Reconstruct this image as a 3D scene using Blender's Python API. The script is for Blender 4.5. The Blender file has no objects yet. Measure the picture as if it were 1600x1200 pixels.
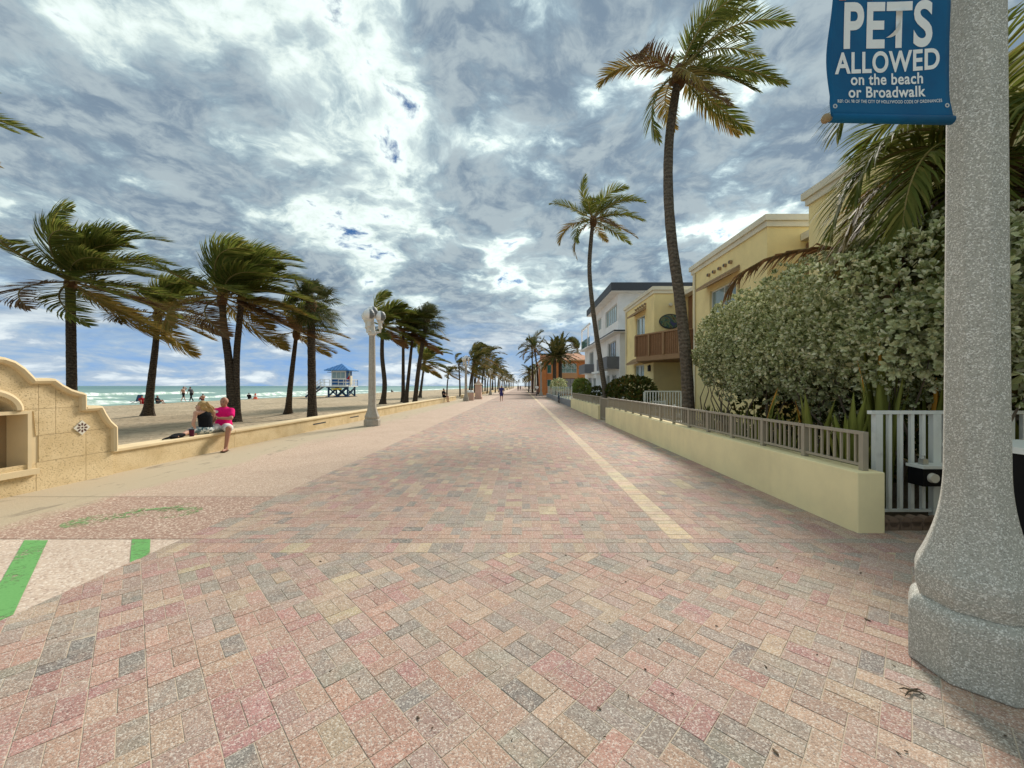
import bpy, bmesh, math, random
from mathutils import Vector, Matrix, noise
R = math.radians
rng = random.Random(7)
SC = bpy.context.scene
COL = SC.collection

# ------------------------------------------------------------------ camera
H = 1.6                       # eye height, metres
F = 610.0                     # focal length in photo pixels (1600 wide)
VX, VY = 815.0, 603.0         # vanishing point of the promenade in the photo
cam_d = bpy.data.cameras.new('camera')
cam = bpy.data.objects.new('camera', cam_d); COL.objects.link(cam)
cam.location = (0, 0, H); cam.rotation_euler = (R(90), 0, 0)
cam_d.sensor_width = 36; cam_d.lens = F / 1600 * 36
cam_d.shift_x = -(VX - 800) / 1600; cam_d.shift_y = (VY - 600) / 1600
cam_d.clip_start = 0.05; cam_d.clip_end = 60000
SC.camera = cam

def G(px, py, z=0.0):
    d = (H - z) * F / (py - VY)
    return Vector(((px - VX) * d / F, d, z))
def P(px, py, d):
    return Vector(((px - VX) * d / F, d, H + (VY - py) * d / F))

# ------------------------------------------------------------------ light
SUN = Vector((255, 610, 470)).normalized()
SUN_EL = math.asin(SUN.z); SUN_AZ = math.atan2(SUN.x, SUN.y)
sd = bpy.data.lights.new('sun', 'SUN'); sd.energy = 1.95; sd.angle = R(14); sd.color = (1.0, 0.93, 0.84)
so = bpy.data.objects.new('sun', sd); COL.objects.link(so)
so.rotation_euler = (-SUN).to_track_quat('-Z', 'Y').to_euler()
so.location = (0, 0, 40)
SC.view_settings.view_transform = 'Standard'; SC.view_settings.look = 'None'
SC.view_settings.exposure = 1.32; SC.view_settings.gamma = 1.0
SC.view_settings.use_curve_mapping = False
try:
    SC.cycles.use_denoising = True
    SC.cycles.max_bounces = 6; SC.cycles.diffuse_bounces = 3; SC.cycles.glossy_bounces = 2
    SC.cycles.transparent_max_bounces = 8
except Exception: pass

class NT:
    """tiny node-tree writer"""
    def __init__(s, tree): s.t = tree; s.t.nodes.clear()
    def n(s, typ, **kw):
        nd = s.t.nodes.new(typ)
        for k, v in kw.items():
            if k.startswith('i_'):
                key = k[2:]
                key = int(key) if key.isdigit() else key.replace('_', ' ')
                s.put(nd.inputs[key], v)
            else: setattr(nd, k, v)
        return nd
    def put(s, sock, v):
        if isinstance(v, bpy.types.NodeSocket): s.t.links.new(v, sock)
        elif isinstance(v, bpy.types.Node): s.t.links.new(v.outputs[0], sock)
        else:
            if hasattr(sock, 'default_value'):
                if sock.type == 'RGBA' and isinstance(v, (tuple, list)) and len(v) == 3: v = (*v, 1)
                sock.default_value = v
    def math(s, op, a, b=None, c=None, clamp=False):
        nd = s.t.nodes.new('ShaderNodeMath'); nd.operation = op; nd.use_clamp = clamp
        s.put(nd.inputs[0], a)
        if b is not None: s.put(nd.inputs[1], b)
        if c is not None: s.put(nd.inputs[2], c)
        return nd.outputs[0]
    def mix(s, f, a, b, mode='MIX'):
        nd = s.t.nodes.new('ShaderNodeMix'); nd.data_type = 'RGBA'; nd.blend_type = mode
        s.put(nd.inputs[0], f); s.put(nd.inputs[6], a); s.put(nd.inputs[7], b)
        return nd.outputs[2]
    def ramp(s, f, stops, interp='LINEAR'):
        nd = s.t.nodes.new('ShaderNodeValToRGB'); cr = nd.color_ramp; cr.interpolation = interp
        while len(cr.elements) > 1: cr.elements.remove(cr.elements[-1])
        for i, (p, c) in enumerate(stops):
            e = cr.elements[0] if i == 0 else cr.elements.new(p)
            e.position = p; e.color = (*c, 1) if len(c) == 3 else c
        s.put(nd.inputs[0], f); return nd.outputs[0]
    def step(s, x, a, b):
        nd = s.t.nodes.new('ShaderNodeMapRange'); nd.interpolation_type = 'SMOOTHSTEP'
        s.put(nd.inputs[0], x); nd.inputs[1].default_value = a; nd.inputs[2].default_value = b
        return nd.outputs[0]
    def noise(s, vec, scale, detail=4, rough=.55, dist=0, col=False):
        nd = s.t.nodes.new('ShaderNodeTexNoise')
        if vec is not None: s.put(nd.inputs['Vector'], vec)
        nd.inputs['Scale'].default_value = scale; nd.inputs['Detail'].default_value = detail
        nd.inputs['Roughness'].default_value = rough; nd.inputs['Distortion'].default_value = dist
        return nd.outputs[1 if col else 0]

OX, OY = -8.3, -5.1
def make_world():
    w = bpy.data.worlds.new('World'); SC.world = w; w.use_nodes = True
    t = NT(w.node_tree)
    out = t.n('ShaderNodeOutputWorld')
    sky = t.n('ShaderNodeTexSky', sky_type='NISHITA', sun_disc=False)
    sky.sun_elevation = SUN_EL; sky.sun_rotation = SUN_AZ; sky.air_density = 1.0; sky.dust_density = 0.6; sky.ozone_density = 1.5
    tc = t.n('ShaderNodeTexCoord'); g = tc.outputs['Generated']
    sep = t.n('ShaderNodeSeparateXYZ', i_0=g)
    x, y, z = sep.outputs
    zc = t.math('MAXIMUM', z, 0.0)
    den = t.math('ADD', zc, 0.26)
    u = t.math('DIVIDE', x, den); v = t.math('DIVIDE', y, den)
    # cloud deck: a flat layer seen in perspective
    pl = t.n('ShaderNodeCombineXYZ', i_0=t.math('MULTIPLY_ADD', u, 1.55, OX), i_1=t.math('MULTIPLY_ADD', v, 1.55, OY), i_2=4.3).outputs[0]
    warp = t.noise(pl, 1.6, 4, .55, col=True)
    wv = t.n('ShaderNodeVectorMath', operation='MULTIPLY_ADD')
    t.put(wv.inputs[0], warp); wv.inputs[1].default_value = (.38, .38, .38); t.put(wv.inputs[2], pl)
    pw = wv.outputs[0]
    big = t.noise(pw, 0.85, 3, .5)
    mid = t.noise(pw, 2.7, 10, .62, 0.1)
    fine = t.noise(pw, 6.5, 8, .62, 0.15)
    mass = t.math('ADD', t.math('MULTIPLY', big, 0.95), t.math('MULTIPLY', mid, 0.85))
    mass = t.math('ADD', mass, t.math('MULTIPLY', fine, 0.24))      # about 1.01 on average
    # how thick: thin bright edges, thick grey undersides
    thick = t.step(mass, 0.83, 1.08)
    shade = t.ramp(thick, [(0.0, (.70, .79, .77)), (.2, (.58, .67, .645)), (.42, (.38, .475, .50)), (.7, (.235, .315, .37)), (1.0, (.16, .22, .285))])
    puff = t.step(t.math('ADD', t.math('MULTIPLY', fine, .65), t.math('MULTIPLY', mid, .35)), 0.44, 0.60)
    shade = t.mix(t.math('MULTIPLY', puff, .28), shade, (.74, .82, .77))
    dot = t.n('ShaderNodeVectorMath', operation='DOT_PRODUCT')
    t.put(dot.inputs[0], g); dot.inputs[1].default_value = SUN
    glow = t.math('POWER', t.math('MAXIMUM', dot.outputs['Value'], 0.0), 10.0)
    thin = t.math('SUBTRACT', 1.0, thick)
    gain = t.math('MULTIPLY_ADD', t.math('MULTIPLY', glow, t.math('MULTIPLY_ADD', thin, 1.1, .0)), 0.30, 1.0)
    vm = t.n('ShaderNodeVectorMath', operation='SCALE'); t.put(vm.inputs[0], shade); t.put(vm.inputs['Scale'], gain)
    cloud = vm.outputs[0]
    # low, distant bands of cloud near the horizon
    hv = t.n('ShaderNodeCombineXYZ', i_0=t.math('MULTIPLY', x, 2.6), i_1=t.math('MULTIPLY', y, 2.6), i_2=t.math('MULTIPLY', z, 10.0)).outputs[0]
    hb = t.noise(hv, 2.4, 8, .62, .3)
    hcol = t.ramp(t.step(hb, .34, .68), [(0, (.19, .33, .56)), (.35, (.27, .38, .52)), (.6, (.36, .44, .53)), (.8, (.54, .61, .66)), (1, (.66, .72, .74))])
    low = t.step(z, 0.24, 0.04)
    cloud = t.mix(low, cloud, hcol)
    # gaps of open blue
    gap = t.step(mass, 0.85, 0.75)
    gap = t.math('MULTIPLY', gap, t.step(z, 0.06, 0.2))
    skyc = t.n('ShaderNodeVectorMath', operation='SCALE'); t.put(skyc.inputs[0], sky.outputs[0]); skyc.inputs['Scale'].default_value = .05
    blue = t.mix(1.0, skyc.outputs[0], (.36, .66, 1.0), 'MULTIPLY')
    colr = t.mix(gap, cloud, blue)
    up = t.n('ShaderNodeVectorMath', operation='SCALE'); t.put(up.inputs[0], colr); up.inputs['Scale'].default_value = 10.0
    bg = t.n('ShaderNodeBackground'); t.put(bg.inputs[0], up.outputs[0]); bg.inputs[1].default_value = 0.054
    t.put(out.inputs[0], bg.outputs[0])
make_world()

# ------------------------------------------------------------------ helpers
class MB:
    def __init__(s): s.v = []; s.f = []
    def quad(s, *pts):
        i = len(s.v); s.v += [tuple(p) for p in pts]; s.f.append(tuple(range(i, i + len(pts))))
    def box(s, x0, x1, y0, y1, z0, z1):
        i = len(s.v)
        s.v += [(x, y, z) for z in (z0, z1) for y in (y0, y1) for x in (x0, x1)]
        s.f += [tuple(i + k for k in q) for q in ((0, 2, 3, 1), (4, 5, 7, 6), (0, 1, 5, 4), (2, 6, 7, 3), (0, 4, 6, 2), (1, 3, 7, 5))]
        return s
    def beam(s, a, b, w, h, up=(0, 0, 1)):
        a = Vector(a); b = Vector(b); t = (b - a).normalized(); u = Vector(up)
        sd = t.cross(u)
        if sd.length < 1e-3: sd = t.cross(Vector((1, 0, 0)))
        sd.normalize(); u = sd.cross(t).normalized()
        i = len(s.v)
        for p in (a, b):
            for q in ((-1, -1), (1, -1), (1, 1), (-1, 1)): s.v.append(tuple(p + sd * q[0] * w / 2 + u * q[1] * h / 2))
        s.f += [tuple(i + k for k in q) for q in ((0, 1, 2, 3), (7, 6, 5, 4), (0, 4, 5, 1), (1, 5, 6, 2), (2, 6, 7, 3), (3, 7, 4, 0))]
        return s
    def tube(s, pts, rad, n=8, cap=True, phase=0.0):
        pts = [Vector(p) for p in pts]; rings = []
        if not isinstance(rad, (list, tuple)): rad = [rad] * len(pts)
        ref = None
        for k, p in enumerate(pts):
            t = (pts[min(k + 1, len(pts) - 1)] - pts[max(k - 1, 0)])
            t = t.normalized() if t.length > 1e-9 else Vector((0, 0, 1))
            if ref is None:
                ref = Vector((1, 0, 0)) if abs(t.x) < .9 else Vector((0, 1, 0))
            a = (ref - t * ref.dot(t)).normalized(); b = t.cross(a); ref = a
            i = len(s.v); rings.append(i)
            for j in range(n):
                th = 2 * math.pi * j / n + phase
                s.v.append(tuple(p + (a * math.cos(th) + b * math.sin(th)) * rad[k]))
        for r0, r1 in zip(rings, rings[1:]):
            for j in range(n): s.f.append((r0 + j, r0 + (j + 1) % n, r1 + (j + 1) % n, r1 + j))
        if cap:
            s.f.append(tuple(rings[0] + j for j in reversed(range(n)))); s.f.append(tuple(rings[-1] + j for j in range(n)))
        return s
    def lathe(s, prof, c=(0, 0, 0), n=16, phase=0.0, sq=1.0):
        c = Vector(c)
        return s.tube_rings([[c + Vector((r * math.cos(2 * math.pi * j / n + phase), sq * r * math.sin(2 * math.pi * j / n + phase), z)) for j in range(n)] for r, z in prof])
    def tube_rings(s, rings, cap=True):
        n = len(rings[0]); st = []
        for rg in rings: st.append(len(s.v)); s.v += [tuple(p) for p in rg]
        for r0, r1 in zip(st, st[1:]):
            for j in range(n): s.f.append((r0 + j, r0 + (j + 1) % n, r1 + (j + 1) % n, r1 + j))
        if cap: s.f.append(tuple(st[0] + j for j in reversed(range(n)))); s.f.append(tuple(st[-1] + j for j in range(n)))
        return s
    def sphere(s, c, r, nu=12, nv=8):
        c = Vector(c); r = Vector(r) if not isinstance(r, (int, float)) else Vector((r, r, r))
        rings = []
        for i in range(1, nv):
            a = math.pi * i / nv - math.pi / 2
            rings.append([c + Vector((r.x * math.cos(a) * math.cos(2 * math.pi * j / nu), r.y * math.cos(a) * math.sin(2 * math.pi * j / nu), r.z * math.sin(a))) for j in range(nu)])
        s.tube_rings(rings); return s
    def prism(s, poly, n):
        """poly: list of 3D points, extruded by vector n"""
        n = Vector(n); k = len(poly); i = len(s.v)
        s.v += [tuple(p) for p in poly] + [tuple(Vector(p) + n) for p in poly]
        s.f.append(tuple(range(i + k - 1, i - 1, -1))); s.f.append(tuple(range(i + k, i + 2 * k)))
        for j in range(k): s.f.append((i + j, i + (j + 1) % k, i + k + (j + 1) % k, i + k + j))
        return s
    def mesh(s, name, mat=None, smooth=False):
        me = bpy.data.meshes.new(name); me.from_pydata(s.v, [], s.f)
        if mat: me.materials.append(mat)
        if smooth:
            me.polygons.foreach_set('use_smooth', [True] * len(me.polygons))
        me.update(); return me
    def build(s, name, mat, parent=None, smooth=False, fix=True):
        me = s.mesh(name, mat, smooth)
        if fix:
            bm = bmesh.new(); bm.from_mesh(me); bmesh.ops.recalc_face_normals(bm, faces=bm.faces); bm.to_mesh(me); bm.free()
        return link(name, me, parent)

def link(name, me, parent=None):
    o = bpy.data.objects.new(name, me); COL.objects.link(o)
    if parent is not None: attach(o, parent)
    return o
def world_loc(o):
    v = Vector(o.location)
    while o.parent is not None:
        v = v + o.matrix_parent_inverse.translation; o = o.parent; v = v + Vector(o.location)
    return v
def attach(o, parent):
    """children keep world coordinates"""
    o.parent = parent
    o.matrix_parent_inverse = Matrix.Translation(-world_loc(parent))
def tag(o, label, cat, group=None):
    o['label'] = label; o['category'] = cat
    if group: o['group'] = group
    return o
def thing(name, label, cat, loc, group=None):
    o = bpy.data.objects.new(name, None); COL.objects.link(o); o.location = loc; o.empty_display_size = .2
    return tag(o, label, cat, group)
def kind(o, k): o['kind'] = k; return o
def copy_tree(o, parent=None):
    c = o.copy(); COL.objects.link(c); c.parent = parent
    if parent is not None: c.matrix_parent_inverse = o.matrix_parent_inverse.copy()
    for ch in list(o.children): copy_tree(ch, c)
    return c

# ------------------------------------------------------------------ materials
def mat_new(name):
    m = bpy.data.materials.new(name); m.use_nodes = True
    return m, NT(m.node_tree)
def finish(t, base, rough=.8, bump=None, bstr=.3, bdist=.01, spec=.3, metal=0.0, trans=None):
    out = t.n('ShaderNodeOutputMaterial'); b = t.n('ShaderNodeBsdfPrincipled')
    t.put(b.inputs['Base Color'], base); t.put(b.inputs['Roughness'], rough); t.put(b.inputs['Metallic'], metal)
    b.inputs['Specular IOR Level'].default_value = spec
    nrm = None
    if bump is not None:
        bn = t.n('ShaderNodeBump'); bn.inputs['Strength'].default_value = bstr; bn.inputs['Distance'].default_value = bdist
        t.put(bn.inputs['Height'], bump); nrm = bn.outputs[0]; t.put(b.inputs['Normal'], nrm)
    sh = b.outputs[0]
    if trans:
        tr = t.n('ShaderNodeBsdfTranslucent'); t.put(tr.inputs[0], base)
        mx = t.n('ShaderNodeMixShader'); mx.inputs[0].default_value = trans
        t.put(mx.inputs[1], sh); t.put(mx.inputs[2], tr.outputs[0]); sh = mx.outputs[0]
    t.put(out.inputs[0], sh)
def objco(t): return t.n('ShaderNodeTexCoord').outputs['Object']
def wpos(t): return t.n('ShaderNodeNewGeometry').outputs['Position']

def m_plain(name, c, rough=.7, spec=.3, metal=0.0, var=.12, scale=6, bstr=.12, grime=0.0):
    m, t = mat_new(name); p = wpos(t)
    n1 = t.noise(p, scale, 5, .6); n2 = t.noise(p, scale * 9, 3, .6)
    f = t.math('MULTIPLY_ADD', n1, 2 * var, 1 - var)
    vs = t.n('ShaderNodeVectorMath', operation='SCALE'); vs.inputs[0].default_value = c; t.put(vs.inputs['Scale'], f)
    base = vs.outputs[0]
    if grime:
        g = t.step(t.noise(p, scale * .35, 6, .65, .3), .52, .72)
        base = t.mix(t.math('MULTIPLY', g, grime), base, (.13, .11, .08))
    finish(t, base, rough, n2, bstr, .01, spec, metal)
    return m

def m_stucco(name, c, streak=.35):
    """painted render: mottling, vertical rain streaks, fine sand relief"""
    m, t = mat_new(name); p = wpos(t)
    mp = t.n('ShaderNodeMapping'); t.put(mp.inputs[0], p); mp.inputs['Scale'].default_value = (6, 6, .5)
    st = t.step(t.noise(mp.outputs[0], 1.0, 4, .6), .5, .78)
    n1 = t.noise(p, 1.3, 5, .6)
    base = t.mix(t.step(n1, .3, .75), c, tuple(k * .86 for k in c))
    st = t.math('MULTIPLY', st, t.step(t.noise(p, .8, 4, .6), .42, .62))
    base = t.mix(t.math('MULTIPLY', st, streak), base, tuple(k * f for k, f in zip(c, (.66, .64, .6))))
    finish(t, base, .85, t.noise(p, 90, 3, .6), .25, .006, .2)
    return m

def speck(t, p, scale, thr0, thr1):
    vo = t.n('ShaderNodeTexVoronoi'); t.put(vo.inputs['Vector'], p); vo.inputs['Scale'].default_value = scale
    sp = t.n('ShaderNodeSeparateColor'); t.put(sp.inputs[0], vo.outputs['Color'])
    return t.step(sp.outputs[0], thr0, thr1), sp.outputs[1], vo.outputs['Distance']

def m_aggregate(name, c, light, dark, scale=75, stain=None, amount=.8):
    m, t = mat_new(name); p = wpos(t)
    a, b, d = speck(t, p, scale, .62, .9)
    base = t.mix(t.math('MULTIPLY', a, amount), c, light)
    base = t.mix(t.math('MULTIPLY', t.step(b, .72, .95), .65), base, dark)
    n1 = t.noise(p, .9, 5, .6)
    base = t.mix(t.math('MULTIPLY', t.step(n1, .35, .75), .35), base, tuple(k * .72 for k in c))
    if stain: base = stain(t, p, base)
    finish(t, base, .8, t.math('SUBTRACT', 1.0, d), .35, .006, .3)
    return m

def m_paver(name, src):
    m, t = mat_new(name); p = wpos(t)
    at = t.n('ShaderNodeAttribute'); at.attribute_name = 'tint'; at.attribute_type = src
    base = at.outputs['Color']
    a, b, d = speck(t, p, 150, .58, .95)
    n1 = t.noise(p, 16, 4, .6)
    base = t.mix(t.step(t.noise(p, 5.5, 5, .65, .6), .42, .66), base, t.mix(.55, base, (.44, .30, .22)))
    base = t.mix(t.math('MULTIPLY', t.step(n1, .3, .75), .30), base, t.mix(1.0, base, (.66, .64, .66), 'MULTIPLY'))
    base = t.mix(t.math('MULTIPLY', a, .50), base, (.78, .72, .62))
    base = t.mix(t.math('MULTIPLY', t.step(b, .70, .95), .5), base, t.mix(1.0, base, (.35, .33, .35), 'MULTIPLY'))
    w = t.noise(p, .55, 6, .62, .4)
    base = t.mix(t.math('MULTIPLY', t.step(w, .48, .75), .26), base, (.27, .22, .18))
    sp2 = t.step(t.noise(p, 7, 3, .6), .70, .78)
    base = t.mix(t.math('MULTIPLY', sp2, .35), base, (.09, .08, .07))
    finish(t, base, .82, t.math('ADD', t.math('MULTIPLY', d, -1.0), t.math('MULTIPLY', n1, .8)), .35, .005, .28)
    return m

def m_leaf(name, cols, trans=.3, rough=.62, spec=.16):
    """foliage, each leaf its own tone"""
    m, t = mat_new(name)
    ge = t.n('ShaderNodeNewGeometry'); p = ge.outputs['Position']
    f = t.math('ADD', t.math('MULTIPLY', ge.outputs['Random Per Island'], .75), t.math('MULTIPLY', t.noise(p, 1.4, 2), .4), clamp=True)
    base = t.ramp(f, [(i / (len(cols) - 1), c) for i, c in enumerate(cols)])
    finish(t, base, rough, None, 0, 0, spec, trans=trans)
    return m

def m_bark(name, c1, c2, rings=9.0):
    m, t = mat_new(name); p = wpos(t)
    wv = t.n('ShaderNodeTexWave', wave_type='BANDS', bands_direction='Z'); t.put(wv.inputs[0], p)
    wv.inputs['Scale'].default_value = rings / 3; wv.inputs['Distortion'].default_value = 7; wv.inputs['Detail'].default_value = 3; wv.inputs['Detail Scale'].default_value = 2
    n = t.noise(p, 14, 5, .65)
    base = t.mix(t.step(t.math('ADD', t.math('MULTIPLY', wv.outputs['Fac'], .16), t.math('MULTIPLY', n, .9)), .3, .85), c1, c2)
    finish(t, base, .95, t.math('ADD', t.math('MULTIPLY', wv.outputs['Fac'], .6), t.math('MULTIPLY', n, 1.5)), .6, .025, .1)
    return m

def m_glass(name, c, rough=.08):
    m, t = mat_new(name); p = wpos(t)
    n = t.noise(p, .8, 3)
    base = t.mix(n, c, tuple(k * .55 for k in c))
    finish(t, base, rough, t.noise(p, 1.5, 2), .03, .02, .9)
    return m

def s2l(r, g, b):
    f = lambda c: (c / 255 / 12.92) if c / 255 <= .04045 else ((c / 255 + .055) / 1.055) ** 2.4
    return (f(r), f(g), f(b))
# ------------------------------------------------------------------ material set
M = {}
def sand_mat():
    m, t = mat_new('beach_sand'); p = wpos(t)
    n1 = t.noise(p, .25, 6, .6); n2 = t.noise(p, 3.2, 6, .68, .5); n3 = t.noise(p, 60, 2, .6)
    base = t.mix(t.step(n1, .35, .7), (.52, .42, .285), (.42, .335, .225))
    base = t.mix(t.math('MULTIPLY', t.step(n2, .46, .66), .7), base, (.27, .21, .14))
    base = t.mix(t.math('MULTIPLY', t.step(n3, .6, .8), .3), base, (.62, .53, .4))
    sx = t.n('ShaderNodeSeparateXYZ', i_0=p).outputs[0]
    wet = t.step(t.math('ADD', sx, t.math('MULTIPLY', n1, 3.0)), -41.0, -43.5)
    base = t.mix(wet, base, (.25, .20, .14))
    finish(t, base, .95, t.math('ADD', n2, t.math('MULTIPLY', n3, .1)), 1.0, .14, .15)
    return m
def sea_mat():
    m, t = mat_new('sea_water'); p = wpos(t)
    sx = t.n('ShaderNodeSeparateXYZ', i_0=p).outputs[0]
    mp = t.n('ShaderNodeMapping'); t.put(mp.inputs[0], p); mp.inputs['Scale'].default_value = (1, .22, 1)
    n1 = t.noise(mp.outputs[0], .12, 6, .62, .2); n2 = t.noise(mp.outputs[0], .9, 5, .65, .3)
    n4 = t.noise(mp.outputs[0], .012, 4, .6)
    off = t.step(t.math('ADD', sx, t.math('MULTIPLY', n4, -60.0)), -70.0, -420.0)
    base = t.mix(off, (.22, .36, .27), (.07, .19, .165))
    base = t.mix(t.math('MULTIPLY', t.step(n1, .42, .68), .45), base, (.07, .18, .16))
    cap = t.math('MULTIPLY', t.step(n2, .70, .76), t.step(n1, .45, .6))
    base = t.mix(t.math('MULTIPLY', cap, .6), base, (.6, .66, .6))
    finish(t, base, .32, t.math('ADD', n1, t.math('MULTIPLY', n2, .5)), .6, .5, .35)
    return m
def foam_mat():
    m, t = mat_new('surf_foam'); p = wpos(t)
    n = t.noise(p, .7, 6, .65, .3)
    base = t.mix(t.step(n, .38, .6), (.78, .81, .78), (.30, .43, .36))
    finish(t, base, .6, n, .5, .15, .3)
    return m
def walk_stain(t, p, base):
    # wind-blown sand lying along the sea wall
    s = t.n('ShaderNodeSeparateXYZ', i_0=p); x = s.outputs[0]
    mp = t.n('ShaderNodeMapping'); t.put(mp.inputs[0], p); mp.inputs['Scale'].default_value = (1.7, .5, 1)
    n = t.noise(mp.outputs[0], 1.2, 6, .65, .5)
    f = t.step(t.math('ADD', x, t.math('MULTIPLY', n, -1.9)), -6.55, -7.15)
    base = t.mix(t.math('MULTIPLY', f, .92), base, (.46, .38, .26))
    d = t.math('MULTIPLY', t.step(t.noise(mp.outputs[0], 2.4, 6, .7, .9), .56, .68), t.step(x, -5.3, -6.2))
    return t.mix(t.math('MULTIPLY', d, .6), base, (.15, .125, .095))
M['sand'] = sand_mat(); M['sea'] = sea_mat(); M['foam'] = foam_mat()
M['walk'] = m_aggregate('walk_aggregate', (.50, .36, .265), (.72, .60, .47), (.30, .19, .14), 70, walk_stain, .7)
M['walk_pale'] = m_aggregate('walk_pale_aggregate', (.62, .48, .37), (.85, .74, .62), (.36, .23, .17), 60, walk_stain, .7)
M['walk_red'] = m_aggregate('walk_red_aggregate', (.40, .255, .19), (.78, .64, .50), (.20, .11, .085), 60, walk_stain, .8)
M['joint'] = m_plain('joint_sand', (.50, .41, .31), .95, .1, var=.2, scale=3)
M['paver'] = m_paver('paver_concrete', 'GEOMETRY'); M['paver_own'] = m_paver('paver_concrete_single', 'OBJECT')
M['soil'] = m_plain('garden_soil', (.10, .075, .05), .95, .1, var=.4, scale=9, bstr=.6)
M['land'] = m_plain('inland_ground', (.22, .20, .16), .95, .1, var=.3, scale=.5)
M['terrazzo'] = m_aggregate('post_terrazzo', (.43, .415, .355), (.86, .84, .77), (.22, .21, .18), 185, None, .85)
M['post_far'] = m_aggregate('post_aggregate', (.40, .36, .30), (.60, .56, .48), (.26, .23, .19), 45, None, .6)
M['post_white'] = m_plain('post_white_paint', (.66, .63, .56), .6, .3, var=.08)
M['globe'] = m_plain('globe_white', (.80, .80, .78), .25, .5, var=.03, bstr=0)
M['globe_dark'] = m_plain('globe_shield', (.16, .17, .17), .5, .3, var=.08, bstr=0)
M['yellow'] = m_stucco('yellow_stucco', (.94, .765, .38), .08)
M['yellow_wall'] = m_stucco('yellow_garden_wall_paint', (.95, .815, .47), .24)
M['cream'] = m_stucco('cream_trim', (.80, .74, .58), .22)
M['white'] = m_stucco('white_stucco', (.84, .83, .82), .08)
M['brown'] = m_plain('brown_timber', (.24, .125, .06), .7, .25, var=.2, scale=5, bstr=.2)
M['brown2'] = m_plain('tan_timber', (.33, .20, .105), .7, .25, var=.2, scale=5, bstr=.2)
M['rooftile'] = m_plain('hood_tile', (.40, .28, .17), .8, .2, var=.3, scale=12, bstr=.4)
M['taupe'] = m_plain('taupe_metal', (.36, .31, .23), .5, .35, var=.08, scale=10)
M['whitemetal'] = m_plain('white_metal', (.74, .75, .70), .45, .4, var=.06, scale=10, grime=.2)
M['dark'] = m_plain('dark_grey', (.045, .05, .055), .6, .3)
M['roofdark'] = m_plain('dark_roof_fascia', (.055, .06, .072), .6, .3, var=.15)
M['greymetal'] = m_plain('grey_balcony_panel', (.15, .155, .17), .55, .35, var=.15, scale=3)
M['black'] = m_plain('black_plastic', (.006, .006, .007), .6, .15)
M['orange'] = m_stucco('orange_stucco', (.60, .22, .075), .25)
M['orange2'] = m_stucco('pale_orange_stucco', (.58, .31, .15), .25)
M['coral'] = m_stucco('coral_roof', (.62, .30, .17), .3)
M['pinkstucco'] = m_stucco('pink_stucco', (.62, .42, .33), .2)
M['glass_teal'] = m_glass('teal_glass', (.035, .17, .14))
M['glass_pale'] = m_glass('pale_window_glass', (.30, .42, .42))
M['glass_dark'] = m_glass('dark_window_glass', (.05, .055, .06))
M['greywall'] = m_stucco('grey_render', (.26, .265, .27), .3)
M['blue'] = m_plain('tower_blue', (.018, .10, .30), .55, .3, var=.1)
M['blueroof'] = m_plain('tower_roof_blue', (.03, .20, .52), .35, .5, var=.08)
M['bluedark'] = m_plain('tower_dark_blue', (.02, .055, .12), .6, .3, var=.12)
M['towerwhite'] = m_plain('tower_white', (.74, .74, .70), .6, .3, var=.05)
M['red'] = m_plain('red_cloth', (.42, .02, .03), .8, .1)
M['conered'] = m_plain('cone_orange', (.75, .13, .06), .5, .3)
M['yellowp'] = m_plain('yellow_plastic', (.60, .42, .04), .5, .3)
M['leaf_coco'] = m_leaf('coconut_leaflet', [(.055, .085, .014), (.11, .14, .025), (.19, .195, .04), (.28, .24, .065)], .45)
M['leaf_cocoy'] = m_leaf('coconut_leaflet_yellowing', [(.10, .09, .018), (.19, .15, .03), (.29, .20, .05), (.32, .17, .055)], .36)
M['leaf_dead'] = m_leaf('coconut_leaflet_dead', [(.10, .055, .025), (.19, .10, .04), (.13, .085, .045), (.27, .13, .05)], .2)
M['leaf_far'] = m_leaf('far_palm_leaflet', [(.038, .056, .014), (.065, .082, .02), (.115, .11, .032), (.18, .13, .05)], .3)
M['leaf_fan'] = m_leaf('fan_palm_leaf', [(.035, .055, .014), (.06, .085, .022), (.10, .105, .035), (.15, .13, .06)], .25)
M['rachis'] = m_plain('frond_stalk', (.24, .18, .055), .6, .3, var=.2)
M['fibre'] = m_plain('crown_fibre', (.12, .065, .03), .95, .1, var=.4, scale=14, bstr=.7)
M['coconut'] = m_plain('coconut_husk', (.15, .10, .03), .6, .3, var=.3)
M['bark'] = m_bark('palm_bark', (.035, .027, .02), (.12, .095, .07))
M['bark_grey'] = m_bark('palm_bark_grey', (.075, .06, .045), (.20, .165, .125))
M['hedge'] = m_leaf('silver_shrub_leaf', [(.04, .06, .015), (.18, .21, .07), (.40, .43, .20), (.62, .63, .38), (.80, .78, .58)], .16, .6, .25)
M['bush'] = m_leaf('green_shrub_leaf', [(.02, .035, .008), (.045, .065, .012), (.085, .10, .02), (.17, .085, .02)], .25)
M['bush_light'] = m_leaf('light_shrub_leaf', [(.11, .16, .03), (.22, .28, .06), (.34, .38, .11)], .35)
M['twig'] = m_plain('twig_bark', (.16, .125, .09), .95, .1, var=.3)
M['snake'] = m_leaf('strap_leaf', [(.10, .14, .022), (.19, .21, .035), (.28, .26, .06)], .2)
M['snake_orange'] = m_leaf('strap_leaf_orange', [(.55, .24, .03), (.62, .30, .04)], .2)
M['skin'] = m_plain('skin_tanned', (.40, .19, .12), .6, .35, var=.06, bstr=.03)
M['skin_light'] = m_plain('skin_light', (.52, .29, .20), .6, .35, var=.06, bstr=.03)
M['pink'] = m_plain('pink_cotton', (.72, .012, .16), .9, .1, var=.1, scale=10)
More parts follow.
